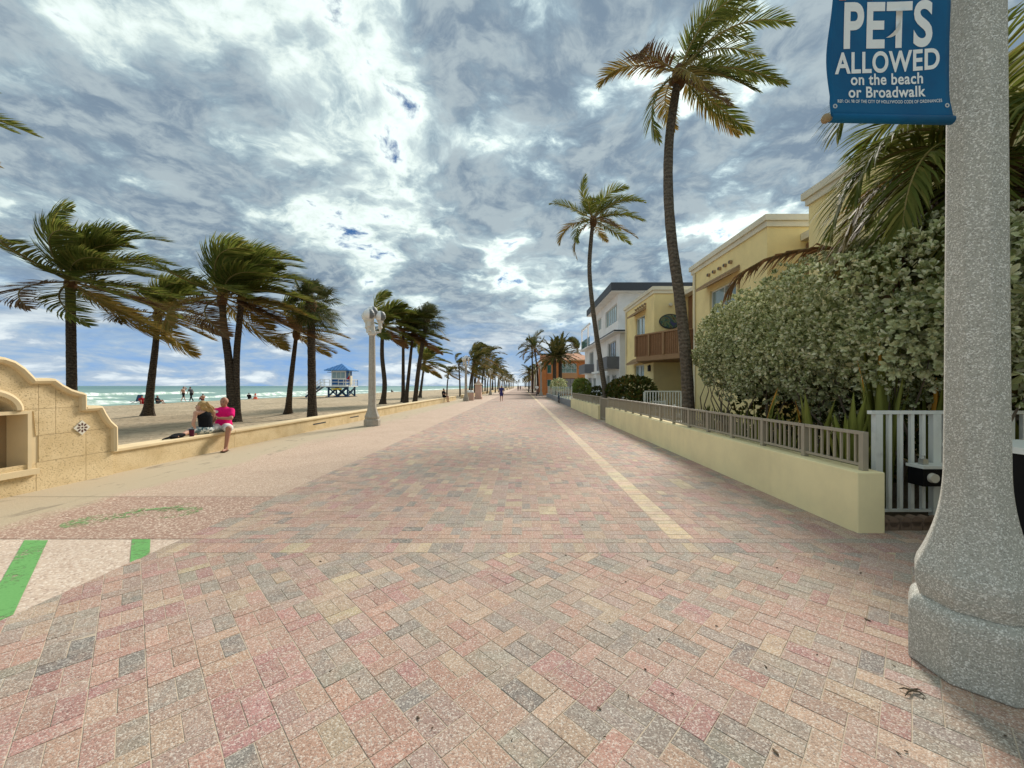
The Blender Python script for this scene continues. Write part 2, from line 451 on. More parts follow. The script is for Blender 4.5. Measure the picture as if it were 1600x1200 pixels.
M['clothblack'] = m_plain('black_cotton', (.012, .012, .014), .9, .1)
M['clothwhite'] = m_plain('white_cotton', (.72, .70, .66), .9, .1, var=.1, scale=10)
M['navy'] = m_plain('navy_cotton', (.045, .045, .17), .9, .1, var=.1)
M['grey_cloth'] = m_plain('grey_cotton', (.10, .10, .11), .9, .1)
M['maroon'] = m_plain('maroon_cotton', (.10, .02, .04), .9, .1)
M['hair_blond'] = m_plain('blond_hair', (.42, .27, .11), .6, .3, var=.35, scale=30, bstr=.6)
M['hair_dark'] = m_plain('dark_hair', (.03, .02, .015), .6, .3, var=.3, scale=30)
M['eye'] = m_plain('eye_dark', (.02, .015, .012), .3, .5, bstr=0)
M['lip'] = m_plain('lip', (.35, .12, .10), .5, .3, bstr=0)
M['leather'] = m_plain('brown_leather', (.09, .04, .02), .6, .3)
def floral_mat():
    m, t = mat_new('floral_cotton'); p = wpos(t)
    n = t.noise(p, 16, 2, .5, .8)
    finish(t, t.mix(t.step(n, .47, .54), (.66, .67, .62), (.11, .17, .18)), .9)
    return m
M['floral'] = floral_mat()
def green_paint(name, lo, hi):
    m, t = mat_new(name); p = wpos(t)
    n = t.noise(p, 22, 5, .7); b = t.noise(p, 2.2, 3, .6)
    out = t.n('ShaderNodeOutputMaterial'); pr = t.n('ShaderNodeBsdfPrincipled')
    t.put(pr.inputs['Base Color'], t.mix(t.noise(p, 60, 2), (.11, .33, .08), (.18, .43, .13))); pr.inputs['Roughness'].default_value = .75
    tr = t.n('ShaderNodeBsdfTransparent'); mx = t.n('ShaderNodeMixShader')
    t.put(mx.inputs[0], t.step(t.math('ADD', t.math('MULTIPLY', n, .6), t.math('MULTIPLY', b, .4)), lo, hi))
    t.put(mx.inputs[1], tr.outputs[0]); t.put(mx.inputs[2], pr.outputs[0]); t.put(out.inputs[0], mx.outputs[0])
    return m
M['green'] = green_paint('green_paint', .34, .50); M['green_worn'] = green_paint('green_paint_worn', .47, .66)
def coral_stone(name, c, pit=(.26, .18, .09)):
    m, t = mat_new(name); p = wpos(t)
    mp = t.n('ShaderNodeMapping'); t.put(mp.inputs[0], p); mp.inputs['Scale'].default_value = (1, 1, 1.9)
    n = t.noise(mp.outputs[0], 42, 4, .6, .2); b = t.noise(p, 2.0, 5, .6)
    pt = t.step(n, .57, .66)
    base = t.mix(t.step(b, .3, .75), c, tuple(k * f for k, f in zip(c, (.78, .74, .66))))
    base = t.mix(t.math('MULTIPLY', pt, .5), base, pit)
    finish(t, base, .9, t.math('ADD', t.math('MULTIPLY', pt, -1.0), t.math('MULTIPLY', n, -.4)), .7, .012, .15)
    return m
M['coral_stone'] = coral_stone('coral_stone', (.76, .60, .36)); M['cast_stone'] = m_stucco('cast_stone', (.74, .59, .36), .22)
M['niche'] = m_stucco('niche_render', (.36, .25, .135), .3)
M['capstone'] = m_stucco('cap_stone', (.78, .62, .38), .25)
def banner_mat():
    m, t = mat_new('banner_blue'); p = wpos(t)
    n = t.noise(p, 5, 5, .6)
    finish(t, t.mix(t.step(n, .3, .8), (.006, .115, .25), (.008, .085, .20)), .55, t.noise(p, 3, 3), .2, .01, .15)
    return m
M['banner'] = banner_mat()
M['letter'] = m_plain('banner_white', (.84, .84, .80), .5, .2, var=.06, scale=20, grime=.12)
M['letter_red'] = m_plain('banner_red', (.62, .22, .20), .5, .3)
M['wood'] = m_plain('rod_wood', (.30, .22, .12), .7, .3)
M['steel'] = m_plain('steel', (.5, .5, .48), .35, .5, metal=.8)
M['brick_edge'] = m_plain('edging_brick', (.20, .14, .10), .9, .1, var=.25, scale=12)
M['tile'] = m_plain('tile_glaze', (.70, .66, .55), .3, .5, var=.06); M['tile_brown'] = m_plain('tile_brown', (.10, .04, .03), .4, .4)
def mosaic_mat():
    m, t = mat_new('oval_picture'); p = wpos(t)
    n = t.noise(p, 3.2, 5, .7, 1.2)
    finish(t, t.ramp(n, [(.30, (.09, .09, .20)), (.42, (.05, .13, .08)), (.5, (.20, .25, .13)), (.56, (.12, .07, .04)), (.66, (.26, .18, .10)), (.8, (.05, .10, .12))], 'CONSTANT'), .4)
    return m
M['mosaic'] = mosaic_mat()

# ------------------------------------------------------------------ ground, sea
def grid(name, xs, ys, zf, mat):
    nx, ny = len(xs), len(ys)
    me = bpy.data.meshes.new(name)
    me.from_pydata([(x, y, zf(x, y)) for y in ys for x in xs], [], [(j * nx + i, j * nx + i + 1, (j + 1) * nx + i + 1, (j + 1) * nx + i) for j in range(ny - 1) for i in range(nx - 1)])
    me.materials.append(mat); me.polygons.foreach_set('use_smooth', [True] * len(me.polygons)); me.update()
    return kind(link(name, me), 'structure')
def frange(a, b, s):
    n = max(1, round((b - a) / s)); return [a + (b - a) * i / n for i in range(n + 1)]
def sand_z(x, y):
    s = -.02 - .45 * max(0.0, min(1.0, (-16 - x) / 27)) ** 1.5 - max(0, -43 - x) * .03
    a = noise.noise((x * .22, y * .22, 3)) * .10 + noise.noise((x * .8, y * .8, 9)) * .05
    a += abs(noise.noise((x * 2.1, y * 2.1, 5))) * -.05
    fade = min(1, max(0, (-7.9 - x) / 2)) * min(1, max(.25, (x + 44) / 6))
    return s + a * fade
SW = -7.45                                    # street face of the low sea wall
xs = frange(-60, -40, 2) + frange(-39.5, -20, .4) + frange(-19.8, SW - .1, .2)
ys = frange(-12, 40, .25) + frange(41, 120, 1.2) + frange(130, 900, 30) + [1500, 3000]
grid('beach_sand', xs, ys, sand_z, M['sand'])
SEA = -.47
grid('sea', [-40000, -5000, -900, -300, -140, -80, -42], [-4000, -300, 0, 100, 400, 2000, 9000, 40000], lambda x, y: SEA, M['sea'])
mb = MB(); mb.quad((SW - .25, -20, -.03), (900, -20, -.03), (900, 4000, -.03), (SW - .25, 4000, -.03)); kind(mb.build('ground', M['land']), 'structure')
# surf: rolls of foam parallel to the shore
def breaker(x, y0, y1, h, w, seed):
    mb = MB(); r = random.Random(seed); n = int((y1 - y0) / .8) + 2
    rows = []
    for i in range(n):
        t = i / (n - 1); y = y0 + (y1 - y0) * t
        a = math.sin(math.pi * t) ** .5 * (0.55 + .75 * abs(noise.noise((y * .13, seed, 0)))) * h
        xx = x + noise.noise((y * .07, seed, 2)) * 2.2
        ww = w * (.7 + .6 * noise.noise((y * .2, seed, 4)))
        rows.append([(xx - ww, y, SEA - .03), (xx - ww * .45, y, SEA + a * .75), (xx - .1, y, SEA + a), (xx + ww * .25, y, SEA + a * .5), (xx + ww * .6, y, SEA - .03)])
    for a, b in zip(rows, rows[1:]):
        for k in range(4): mb.quad(a[k], a[k + 1], b[k + 1], b[k])
    me_o = mb.build('surf_foam', M['foam'], smooth=False)
    return kind(me_o, 'stuff')
for x, y0, y1, h, w, s in ((-46.5, 6, 58, .35, 1.5, 1), (-46, 62, 150, .38, 1.5, 2), (-53, 30, 52, .7, 1.3, 3), (-55, 60, 120, .7, 1.6, 4), (-52, 8, 24, .6, 1.4, 5), (-66, 38, 66, .8, 1.3, 6), (-64, 90, 170, .9, 1.8, 7), (-80, 15, 40, .7, 1.1, 8), (-48, 160, 320, .6, 2, 9), (-90, 70, 115, .9, 1.4, 10)):
    breaker(x, y0, y1, h, w, s)

# ------------------------------------------------------------------ promenade
XL, XR = -3.55, 3.65            # paver strip between the aggregate walk and the garden walls
def sheet(name, x0, x1, y0, y1, z, mat):
    mb = MB(); mb.quad((x0, y0, z), (x1, y0, z), (x1, y1, z), (x0, y1, z)); return kind(mb.build(name, mat), 'structure')
D1, D2 = 4.08, 5.64
sheet('aggregate_walk_pale_band', SW - .05, XL, -6, D1, -.003, M['walk_pale'])
sheet('aggregate_walk_red_band', SW - .05, XL, D1 + .012, D2, -.003, M['walk_red'])
sheet('aggregate_walk', SW - .05, XL, D2 + .012, 900, -.003, M['walk'])
base = sheet('promenade_paving', XL + .004, 9.0, -6, 900, -.0022, M['joint'])

PAL = [((.445, .262, .20), 9), ((.465, .295, .215), 9), ((.475, .34, .24), 7), ((.42, .225, .195), 5), ((.305, .255, .21), 4), ((.345, .285, .225), 6), ((.52, .41, .25), 1.6), ((.24, .208, .18), 1.2), ((.405, .275, .22), 8)]
PW = [w for _, w in PAL]
def pick(cx, cy):
    r = rng.random()
    q = noise.noise((cx * .9 + 13, cy * .9, 1.7))
    wt = list(PW)
    if q > .12: wt[4] *= 2.4; wt[5] *= 2.2; wt[7] *= 1.6
    if q < -.12: wt[0] *= 1.7; wt[1] *= 1.7; wt[3] *= 2.0
    if r < .3 and pick.last: c = pick.last
    else: c = rng.choices([p[0] for p in PAL], wt)[0]
    pick.last = c
    k = rng.uniform(.88, 1.12); return tuple(v * k * rng.uniform(.97, 1.03) for v in c)
pick.last = None
def clip(poly, x0, x1, y0, y1):
    for ax, lim, sg in ((0, x0, 1), (0, x1, -1), (1, y0, 1), (1, y1, -1)):
        out = []
        for a, b in zip(poly, poly[1:] + poly[:1]):
            da, db = (a[ax] - lim) * sg, (b[ax] - lim) * sg
            if da >= 0: out.append(a)
            if da * db < 0:
                t = da / (da - db); out.append((a[0] + (b[0] - a[0]) * t, a[1] + (b[1] - a[1]) * t))
        poly = out
        if len(poly) < 3: return []
    return poly
bricks = []                      # (polygon, colour)
GAP = .0022
def add_rect(cx, cy, hx, hy, ang, region, col=None):
    hx -= GAP; hy -= GAP
    c, s = math.cos(ang), math.sin(ang)
    poly = [(cx + a * c - b * s, cy + a * s + b * c) for a, b in ((-hx, -hy), (hx, -hy), (hx, hy), (-hx, hy))]
    q = clip(poly, *region)
    if len(q) < 3: return
    ar = abs(sum(a[0] * b[1] - a[1] * b[0] for a, b in zip(q, q[1:] + q[:1]))) / 2
    if ar < .0012: return
    bricks.append((q, col or pick(cx, cy)))
# near field: 45 degree bands, one brick across then two along
reg = (XL, 6.4, .55, 3.75 - GAP)
A45 = R(-45)
ex, ey = Vector((math.cos(A45), math.sin(A45))), Vector((-math.sin(A45), math.cos(A45)))
for band in range(-26, 60):
    off = (band % 3) * .11 + rng.choice((0, .0))
    for k in range(-40, 40):
        u = k * .33 + off; v = band * .22 + .06
        for (du, dv, hx, hy) in ((.055, .11, .055, .11), (.22, .055, .11, .055), (.22, .165, .11, .055)):
            c = ex * (u + du) + ey * (v + dv)
            if -4.2 < c.x < 6.8 and .3 < c.y < 4.2: add_rect(c.x, c.y, hx, hy, A45, reg)
# border rows
x = XL
while x < 6.4:
    add_rect(x + .055, 3.865, .055, .115, 0, (XL, 6.4, 3, 5)); x += .11
x = XL
while x < 6.4:
    add_rect(x + .11, 4.035, .11, .055, 0, (XL, 6.4, 3, 5)); x += .22
# running bond beyond, with a tan line
TX0, TX1 = 1.56, 1.81
FAR = 44.0
def field(a, b, ya, yb):
    nb = max(1, round((b - a) / .22)); w = (b - a) / nb
    for i in range(nb):
        off = (i % 3) * .11; y = ya - off
        while y < yb:
            add_rect(a + w * (i + .5), y + .055, w / 2, .055, 0, (a, b, ya, yb))
            add_rect(a + w * (i + .25), y + .22, w / 4, .11, 0, (a, b, ya, yb)); add_rect(a + w * (i + .75), y + .22, w / 4, .11, 0, (a, b, ya, yb))
            y += .33
field(XL, TX0, 4.09, FAR); field(TX1, XR - .005, 4.09, FAR); field(XR - .005, 6.4, 4.09, 4.31)
y = 4.09
while y < FAR:
    add_rect((TX0 + TX1) / 2, y + .055, (TX1 - TX0) / 2, .055, 0, (TX0, TX1, 0, FAR), tuple(k * rng.uniform(.92, 1.08) for k in (.66, .51, .33)))
    y += .11
def brick_geo(mb, poly, zt, ox=0, oy=0, bev=.0016):
    cx = sum(p[0] for p in poly) / len(poly); cy = sum(p[1] for p in poly) / len(poly)
    n = len(poly); i = len(mb.v)
    ins = []
    for p in poly:
        d = Vector((cx - p[0], cy - p[1])); L = max(d.length, 1e-4); d *= min(bev * 1.5 / L, .3); ins.append((p[0] + d.x, p[1] + d.y))
    mb.v += [(a - ox, b - oy, -.035) for a, b in poly] + [(a - ox, b - oy, zt - bev) for a, b in poly] + [(a - ox, b - oy, zt) for a, b in ins]
    for j in range(n):
        k = (j + 1) % n
        mb.f.append((i + j, i + k, i + n + k, i + n + j)); mb.f.append((i + n + j, i + n + k, i + 2 * n + k, i + 2 * n + j))
    mb.f.append(tuple(i + 2 * n + j for j in range(n)))
def screen_area(poly):
    pts = []
    for a, b in poly:
        if b < .4: return 0
        pts.append((VX + F * a / b, VY + F * H / b))
    cx = sum(p[0] for p in pts) / len(pts); cy = sum(p[1] for p in pts) / len(pts)
    if not (5 < cx < 1595 and cy < 1195): return 0
    if cx > 1410 and cy > 1000 + (cx - 1410) * .5 - 40: return 0
    return abs(sum(a[0] * b[1] - a[1] * b[0] for a, b in zip(pts, pts[1:] + pts[:1]))) / 2
order = sorted(range(len(bricks)), key=lambda i: -screen_area(bricks[i][0]))
own = set(order[:300])
rest = MB(); tints = []
share = {}
for i, (poly, col) in enumerate(bricks):
    cx = sum(p[0] for p in poly) / len(poly); cy = sum(p[1] for p in poly) / len(poly)
    zt = rng.uniform(-.0012, .0012)
    if i in own:
        e = Vector(poly[1]) - Vector(poly[0])
        key = tuple((round(p[0] - cx, 3), round(p[1] - cy, 3)) for p in poly)
        if key not in share:
            m1 = MB(); brick_geo(m1, poly, 0.0, cx, cy); share[key] = m1.mesh('paver', M['paver_own'])
        o = bpy.data.objects.new('paver', share[key]); COL.objects.link(o)
        o.parent = base; o.location = (cx, cy, zt); o['tint'] = [float(c) for c in col]
        o.rotation_euler = (rng.gauss(0, .004), rng.gauss(0, .004), rng.gauss(0, .003))
    else:
        n0 = len(rest.f); brick_geo(rest, poly, zt)
        tints += [col] * (len(rest.f) - n0)
ro = rest.build('paver_field', M['paver'], base, fix=False); kind(ro, 'stuff')
att = ro.data.attributes.new('tint', 'FLOAT_COLOR', 'FACE')
att.data.foreach_set('color', [c for t in tints for c in (*t, 1.0)])
# past the built pavers the pieces are under a pixel: the material carries them on
def far_paver():
    m, t = mat_new('far_pavers'); p = wpos(t)
    bt = t.n('ShaderNodeTexBrick'); t.put(bt.inputs['Vector'], p); bt.inputs['Scale'].default_value = 1
    bt.inputs['Brick Width'].default_value = .22; bt.inputs['Row Height'].default_value = .11; bt.inputs['Mortar Size'].default_value = .003
    bt.inputs['Color1'].default_value = (.44, .27, .19, 1); bt.inputs['Color2'].default_value = (.27, .22, .185, 1); bt.inputs['Mortar'].default_value = (.4, .33, .25, 1)
    n = t.noise(p, .5, 5, .6)
    finish(t, t.mix(t.math('MULTIPLY', t.step(n, .4, .7), .4), bt.outputs[0], (.36, .24, .19)), .85)
    return m
sheet('far_paving', XL + .004, XR, FAR, 900, -.001, far_paver())
sheet('tan_line_paving', TX0, TX1, FAR, 500, .003, m_plain('tan_line', (.62, .47, .29), .85, .2))
# green paint on the walk
def paint(name, pts, mat, z=.001, label=None):
    mb = MB(); mb.quad(*[(p[0], p[1], z) for p in pts]); return kind(mb.build(name, mat), 'structure')
paint('green_stripe', [G(38, 844), G(75, 844), G(21, 960), G(-45, 990)], M['green'])
paint('green_stripe', [G(203, 881), G(206, 842.5), G(235, 842.5), G(234, 865)], M['green'])
def bike_symbol():
    """worn bicycle marking, stretched along the walk"""
    lay = [0]; mb = MB(); c = Vector((-4.72, 4.86)); ax = Vector((.86, .34)).normalized() * 1.25; ay = Vector((-ax.y, ax.x)) * .9
    def q(u, v): w = c + ax * u + ay * v; return (w.x, w.y, .001 + .0012 * lay[0])
    def ring(u0, v0, r0, r1):
        for k in range(18):
            a, b = 2 * math.pi * k / 18, 2 * math.pi * (k + 1) / 18
            mb.quad(*[q(u0 + r * math.cos(t), v0 + r * math.sin(t)) for r, t in ((r0, a), (r1, a), (r1, b), (r0, b))])
    def bar(u0, v0, u1, v1, w=.04):
        d = Vector((u1 - u0, v1 - v0)).normalized(); n = Vector((-d.y, d.x)) * w
        mb.quad(q(u0 + n.x, v0 + n.y), q(u1 + n.x, v1 + n.y), q(u1 - n.x, v1 - n.y), q(u0 - n.x, v0 - n.y))
    ring(-.34, -.05, .04, .22); ring(.30, -.05, .05, .20)
    for b in ((-.34, -.05, -.1, .18), (-.34, -.05, 0, -.05), (0, -.05, .22, .2), (-.1, .18, .2, .18), (.3, -.05, .2, .26), (.2, .26, .32, .28), (0, -.05, -.14, .24), (-.2, .25, -.06, .25)): lay[0] += 1; bar(*b)
    kind(mb.build('bicycle_marking', M['green_worn'], fix=False), 'structure')
bike_symbol()
# ------------------------------------------------------------------ sea walls
def sea_wall_tall():
    X = SW + .04
    root = thing('memorial_wall', 'tall coral stone wall with curved stepped top, arched niche and diamond tile', 'wall', (X, 6, 0))
    def py(px): return -X * F / (VX - px)
    def pz(px, y): d = py(px); return H + (VY - y) * d / F
    prof_px = [(-60, 553), (-30, 555), (0, 563), (15, 568), (30, 578), (42, 590), (48, 596.5), (62, 596), (79, 596), (90, 604), (105, 612), (118, 616), (126, 617.5), (126.5, 640), (140, 639), (153, 638), (158, 648), (166, 660), (172, 665.5), (175.5, 668), (176, 705)]
    prof = [(py(a), pz(a, b)) for a, b in prof_px]
    y_end = prof[-1][0]
    prof = [(y, z) for y, z in prof]
    # mirror about the niche axis so that the wall goes on out of frame
    ax = 5.36
    left = [(2 * ax - y, z) for y, z in reversed(prof) if y > ax + .05]
    full = left + [p for p in prof if p[0] > ax + .05]
    def top(y):
        zz = [a[1] + (b[1] - a[1]) * (y - a[0]) / (b[0] - a[0]) for a, b in zip(full, full[1:]) if b[0] > a[0] and a[0] <= y <= b[0]]
        return max(zz) if zz else .44
    y0, y1 = full[0][0], full[-1][0]
    T = .42
    NX0, NX1, NZ0, NZ1 = ax - .53, ax + .53, .34, 1.20
    def arch(y):
        d = abs(y - ax); r = .34
        return NZ1 + (math.sqrt(max(0, r * r - d * d)) * .72 if d < r else 0)
    # core, in columns so that the niche stays open
    mb = MB(); n = 150; st = [y0 + (y1 - y0) * i / n for i in range(n + 1)]
    for a, b in zip(st, st[1:]):
        m = (a + b) / 2; ta, tb = top(a + 1e-4), top(b - 1e-4)
        def col(z0a, z0b, z1a, z1b, x0, x1):
            i = len(mb.v)
            mb.v += [(x0, a, z0a), (x1, a, z0a), (x1, b, z0b), (x0, b, z0b), (x0, a, z1a), (x1, a, z1a), (x1, b, z1b), (x0, b, z1b)]
            mb.f += [tuple(i + k for k in q) for q in ((0, 3, 2, 1), (4, 5, 6, 7), (0, 1, 5, 4), (1, 2, 6, 5), (2, 3, 7, 6), (3, 0, 4, 7))]
        if NX0 < m < NX1:
            col(-.05, -.05, NZ0, NZ0, X - T, X); col(arch(a), arch(b), ta, tb, X - T, X)
            col(NZ0, NZ0, arch(a), arch(b), X - T, X - T + .12)
        else: col(-.05, -.05, ta, tb, X - T, X)
    mb.build('wall_core', M['cast_stone'], root)
    # facing blocks, joints recessed
    courses = [(-.02, .43), (.43, .84), (.84, 1.25), (1.25, 2.2)]
    cuts = [[y0, 4.55, 5.25, 5.95, 6.63, y1], [y0, 4.2, NX0 - .02, NX1 + .09, 6.63, y1], [y0, 4.0, NX0 - .02, NX1 + .09, 6.2, 6.95, y1], [y0, 4.3, NX0 - .02, NX1 + .09, 6.2, 6.7, y1]]
    for (z0, z1), cs in zip(courses, cuts):
        for a, b in zip(cs, cs[1:]):
            g = .003; k = max(2, int((b - a) / .03)); ys = [a + g + (b - a - 2 * g) * i / k for i in range(k + 1)]
            lo = [max(z0 + g, (arch(y) + .015) if NX0 - .02 < y < NX1 + .03 and z0 > .2 else -9) for y in ys]
            hi = [min(z1 - g, top(y) - .01) for y in ys]
            if z0 > .2 and a >= NX0 - .05 and b <= NX1 + .1 and z1 < 1.25: continue
            segs = [i for i in range(k) if hi[i] - lo[i] > .01 and hi[i + 1] - lo[i + 1] > .01]
            if not segs: continue
            m2 = MB()
            for i in segs:
                q = [(X, ys[i], lo[i]), (X, ys[i + 1], lo[i + 1]), (X, ys[i + 1], hi[i + 1]), (X, ys[i], hi[i])]
                m2.prism([Vector(p) for p in q], (.012, 0, 0))
            bm = bmesh.new(); me = m2.mesh('stone_block', M['coral_stone']); bm.from_mesh(me)
            bmesh.ops.remove_doubles(bm, verts=bm.verts, dist=.0005)
            seen = {}
            for f in bm.faces: seen.setdefault(tuple(sorted(v.index for v in f.verts)), []).append(f)
            dead = [f for fs in seen.values() if len(fs) > 1 for f in fs]
            bmesh.ops.delete(bm, geom=dead, context='FACES_ONLY')
            bmesh.ops.recalc_face_normals(bm, faces=bm.faces); bm.to_mesh(me); bm.free()
            link('stone_block', me, root)
    # moulded coping following the profile
    pts = []
    for (a, b) in zip(full, full[1:]):
        for i in range(3): pts.append((a[0] + (b[0] - a[0]) * i / 3, a[1] + (b[1] - a[1]) * i / 3))
    pts.append(full[-1])
    mb = MB()
    ring = [(-T / 2 - .24, -.035), (-T / 2 - .24, .035), (-.2, .055), (.2, .055), (T / 2 + .055, .045), (T / 2 + .075, .01), (T / 2 + .055, -.03), (T / 2, -.045)]
    rings = []
    for i, p in enumerate(pts):
        a = Vector(pts[max(i - 1, 0)]); b = Vector(pts[min(i + 1, len(pts) - 1)]); t = (b - a).normalized(); nrm = Vector((-t.y, t.x))
        rings.append([Vector((X - T / 2 + u, p[0] + nrm.x * v, p[1] + nrm.y * v)) for u, v in ring])
    mb.tube_rings(rings); mb.build('coping', M['cast_stone'], root)
    # niche
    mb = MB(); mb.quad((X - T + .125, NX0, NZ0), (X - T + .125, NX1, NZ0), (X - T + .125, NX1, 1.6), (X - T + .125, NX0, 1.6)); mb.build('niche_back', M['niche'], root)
    mb = MB(); mb.box(X - T + .13, X + .07, NX0 - .06, NX1 + .06, NZ0 - .075, NZ0 + .012); mb.build('niche_sill', M['cast_stone'], root)
    mb = MB(); mb.box(X - T + .13, X + .028, NX0 + .005, NX1 - .005, NZ1 - .02, NZ1 + .03); mb.build('niche_lintel', M['cast_stone'], root)
    for s in (-1, 1):
        yy = ax + s * .5
        mb = MB(); mb.box(X - T + .13, X + .03, yy - .025, yy + .025, NZ0 + .014, NZ1 - .022); mb.build('niche_jamb', M['cast_stone'], root)
    mb = MB(); rg = []
    for i in range(25):
        th = math.pi * i / 24
        c = Vector((0, ax + .34 * math.cos(th), NZ1 + .04 + .34 * .72 * math.sin(th))); dr = Vector((0, math.cos(th), math.sin(th)))
        rg.append([c + Vector((X - .1, 0, 0)), c + Vector((X + .05, 0, 0)), c + dr * .05 + Vector((X + .06, 0, 0)), c + dr * .085 + Vector((X + .04, 0, 0)), c + dr * .085 + Vector((X - .1, 0, 0))])
    mb.tube_rings(rg); mb.build('niche_arch', M['cast_stone'], root)
    # diamond tile with a flower
    cy, cz, r = py(126), .90, .125; x = X + .0125
    mb = MB(); mb.prism([Vector((x, cy - r, cz)), Vector((x, cy, cz - r)), Vector((x, cy + r, cz)), Vector((x, cy, cz + r))], (.014, 0, 0))
    tile = mb.build('diamond_tile', M['tile'], root)
    mb = MB()
    for k in range(8):
        th = 2 * math.pi * k / 8; rad = .062 if k % 2 else .056
        c = Vector((x + .016, cy + rad * math.cos(th), cz + rad * math.sin(th))); pet = []
        for j in range(8):
            ph = 2 * math.pi * j / 8; e = Vector((math.cos(ph) * .026, math.sin(ph) * .015))
            pet.append(c + Vector((0, e.x * math.cos(th) - e.y * math.sin(th), e.x * math.sin(th) + e.y * math.cos(th))))
        mb.quad(*pet)
    mb.quad(*[Vector((x + .0165, cy + .016 * math.cos(2 * math.pi * j / 10), cz + .016 * math.sin(2 * math.pi * j / 10))) for j in range(10)])
    mb.build('flower_motif', M['tile_brown'], tile, fix=False)
    return y1
wall_y = sea_wall_tall()
def low_wall(y0, y1, label, slots=()):
    root = thing('seat_wall', label, 'wall', (SW - .2, y0, 0), 'low sea walls')
    step = 3.05; y = y0
    mb = None
    while y < y1 - .01:
        b = min(y + step, y1)
        if y < 60:
            mb = MB(); mb.box(SW - .36, SW, y + .004, b - .004, -.1, .385); mb.build('wall_panel', M['coral_stone'], root)
            mb = MB(); mb.box(SW - .40, SW + .035, y + .003, b - .003, .387, .45); o = mb.build('cap_slab', M['capstone'], root)
            bv = o.modifiers.new('bevel', 'BEVEL'); bv.width = .012; bv.segments = 2
        else:
            mb = MB(); mb.box(SW - .36, SW, y, y1, -.1, .385); mb.build('wall_panel', M['coral_stone'], root)
            mb = MB(); mb.box(SW - .40, SW + .035, y, y1, .387, .45); mb.build('cap_slab', M['capstone'], root); break
        y = b
    for s in slots:
        mb = MB(); mb.box(SW - .02, SW + .004, s - .45, s + .45, .20, .245); mb.build('drain_slot', M['dark'], root)
low_wall(wall_y, 44.5, 'low coral stone seat wall that the couple sit on', (14.4, 17.4))
low_wall(50, 420, 'low coral stone seat wall continuing past the pink pillar')

# ------------------------------------------------------------------ lamp posts
def lamp_parts(root, S=1.0, shaft_top=3.62, mat=None, mat_top=None, near=False, O=(0, 0, 0), zs=1.0, rs=1.0):
    O = Vector(O); ph = math.pi / 8
    n = 8
    def ring(r, z):
        r *= rs; z = z * zs if z <= .4 else (z + .4 * (zs - 1) if z < 1.1 else z)
        return [O + Vector((r * math.cos(2 * math.pi * j / n + ph), r * math.sin(2 * math.pi * j / n + ph), z)) for j in range(n)]
    mb = MB()
    mb.tube_rings([ring(.315, 0), ring(.315, .21), ring(.305, .245), ring(.285, .262), ring(.262, .27)]); mb.build('plinth', mat, root)
    mb = MB(); rings = [ring(.262, .27), ring(.27, .29), ring(.282, .32), ring(.284, .37), ring(.274, .40)]
    for i in range(1, 13):
        t = i / 12; rings.append(ring(.146 + .128 * (1 - t) ** 2.3, .40 + t * .62))
    mb.tube_rings(rings, cap=False); mb.build('flared_base', mat, root)
    mb = MB(); h = shaft_top
    mb.tube_rings([ring(.146, 1.02), ring(.142, 1.5), ring(.122 if near else .118, h)], cap=False); mb.build('shaft', mat, root)
    mb = MB()
    mb.tube_rings([ring(.12, h), ring(.165, h + .06), ring(.165, h + .12), ring(.12, h + .2), ring(.10, h + .34), ring(.10, h + .45)]); mb.build('capital', mat_top, root)
    for k in range(4):
        a = math.pi / 4 + k * math.pi / 2 if k < 3 else 0
        off = Vector((math.cos(a + .3) * .30, math.sin(a + .3) * .30, 0)) if k < 3 else Vector((0, 0, 0))
        if k < 3: off = Vector((math.cos(2 * math.pi * k / 3 + .5) * .31, math.sin(2 * math.pi * k / 3 + .5) * .31, 0))
        zb = h + (.30 if k < 3 else .46)
        c = O + off
        mb = MB()
        if k < 3: mb.tube([O + Vector((0, 0, h + .12)), O + off * .6 + Vector((0, 0, h + .16)), c + Vector((0, 0, h + .18)), c + Vector((0, 0, zb))], .045, 8)
        mb.lathe([(.06, zb), (.10, zb + .05), (.075, zb + .09), (.075, zb + .22), (.13, zb + .30), (.13, zb + .33)], c, 12); arm = mb.build('lamp_arm', mat_top, root)
        gz = zb + .33 + .185; gr = .215
        mb = MB(); mb.sphere(c + Vector((0, 0, gz)), gr, 16, 10); gl = mb.build('globe', M['globe'], root, smooth=True)
        # turtle shield: a dark half shell on the seaward-far side
        mb = MB(); rr = gr + .006; rows = []
        for i in range(1, 9):
            e = -math.pi / 2 + math.pi * i / 9
            rows.append([c + Vector((rr * math.cos(e) * math.cos(b), rr * math.cos(e) * math.sin(b), gz + rr * math.sin(e))) for b in [R(-62) + R(64) * j / 6 for j in range(7)]])
        for r0, r1 in zip(rows, rows[1:]):
            for j in range(6): mb.quad(r0[j], r0[j + 1], r1[j + 1], r1[j])
        mb.build('globe_shield', M['globe_dark'], gl, smooth=True)
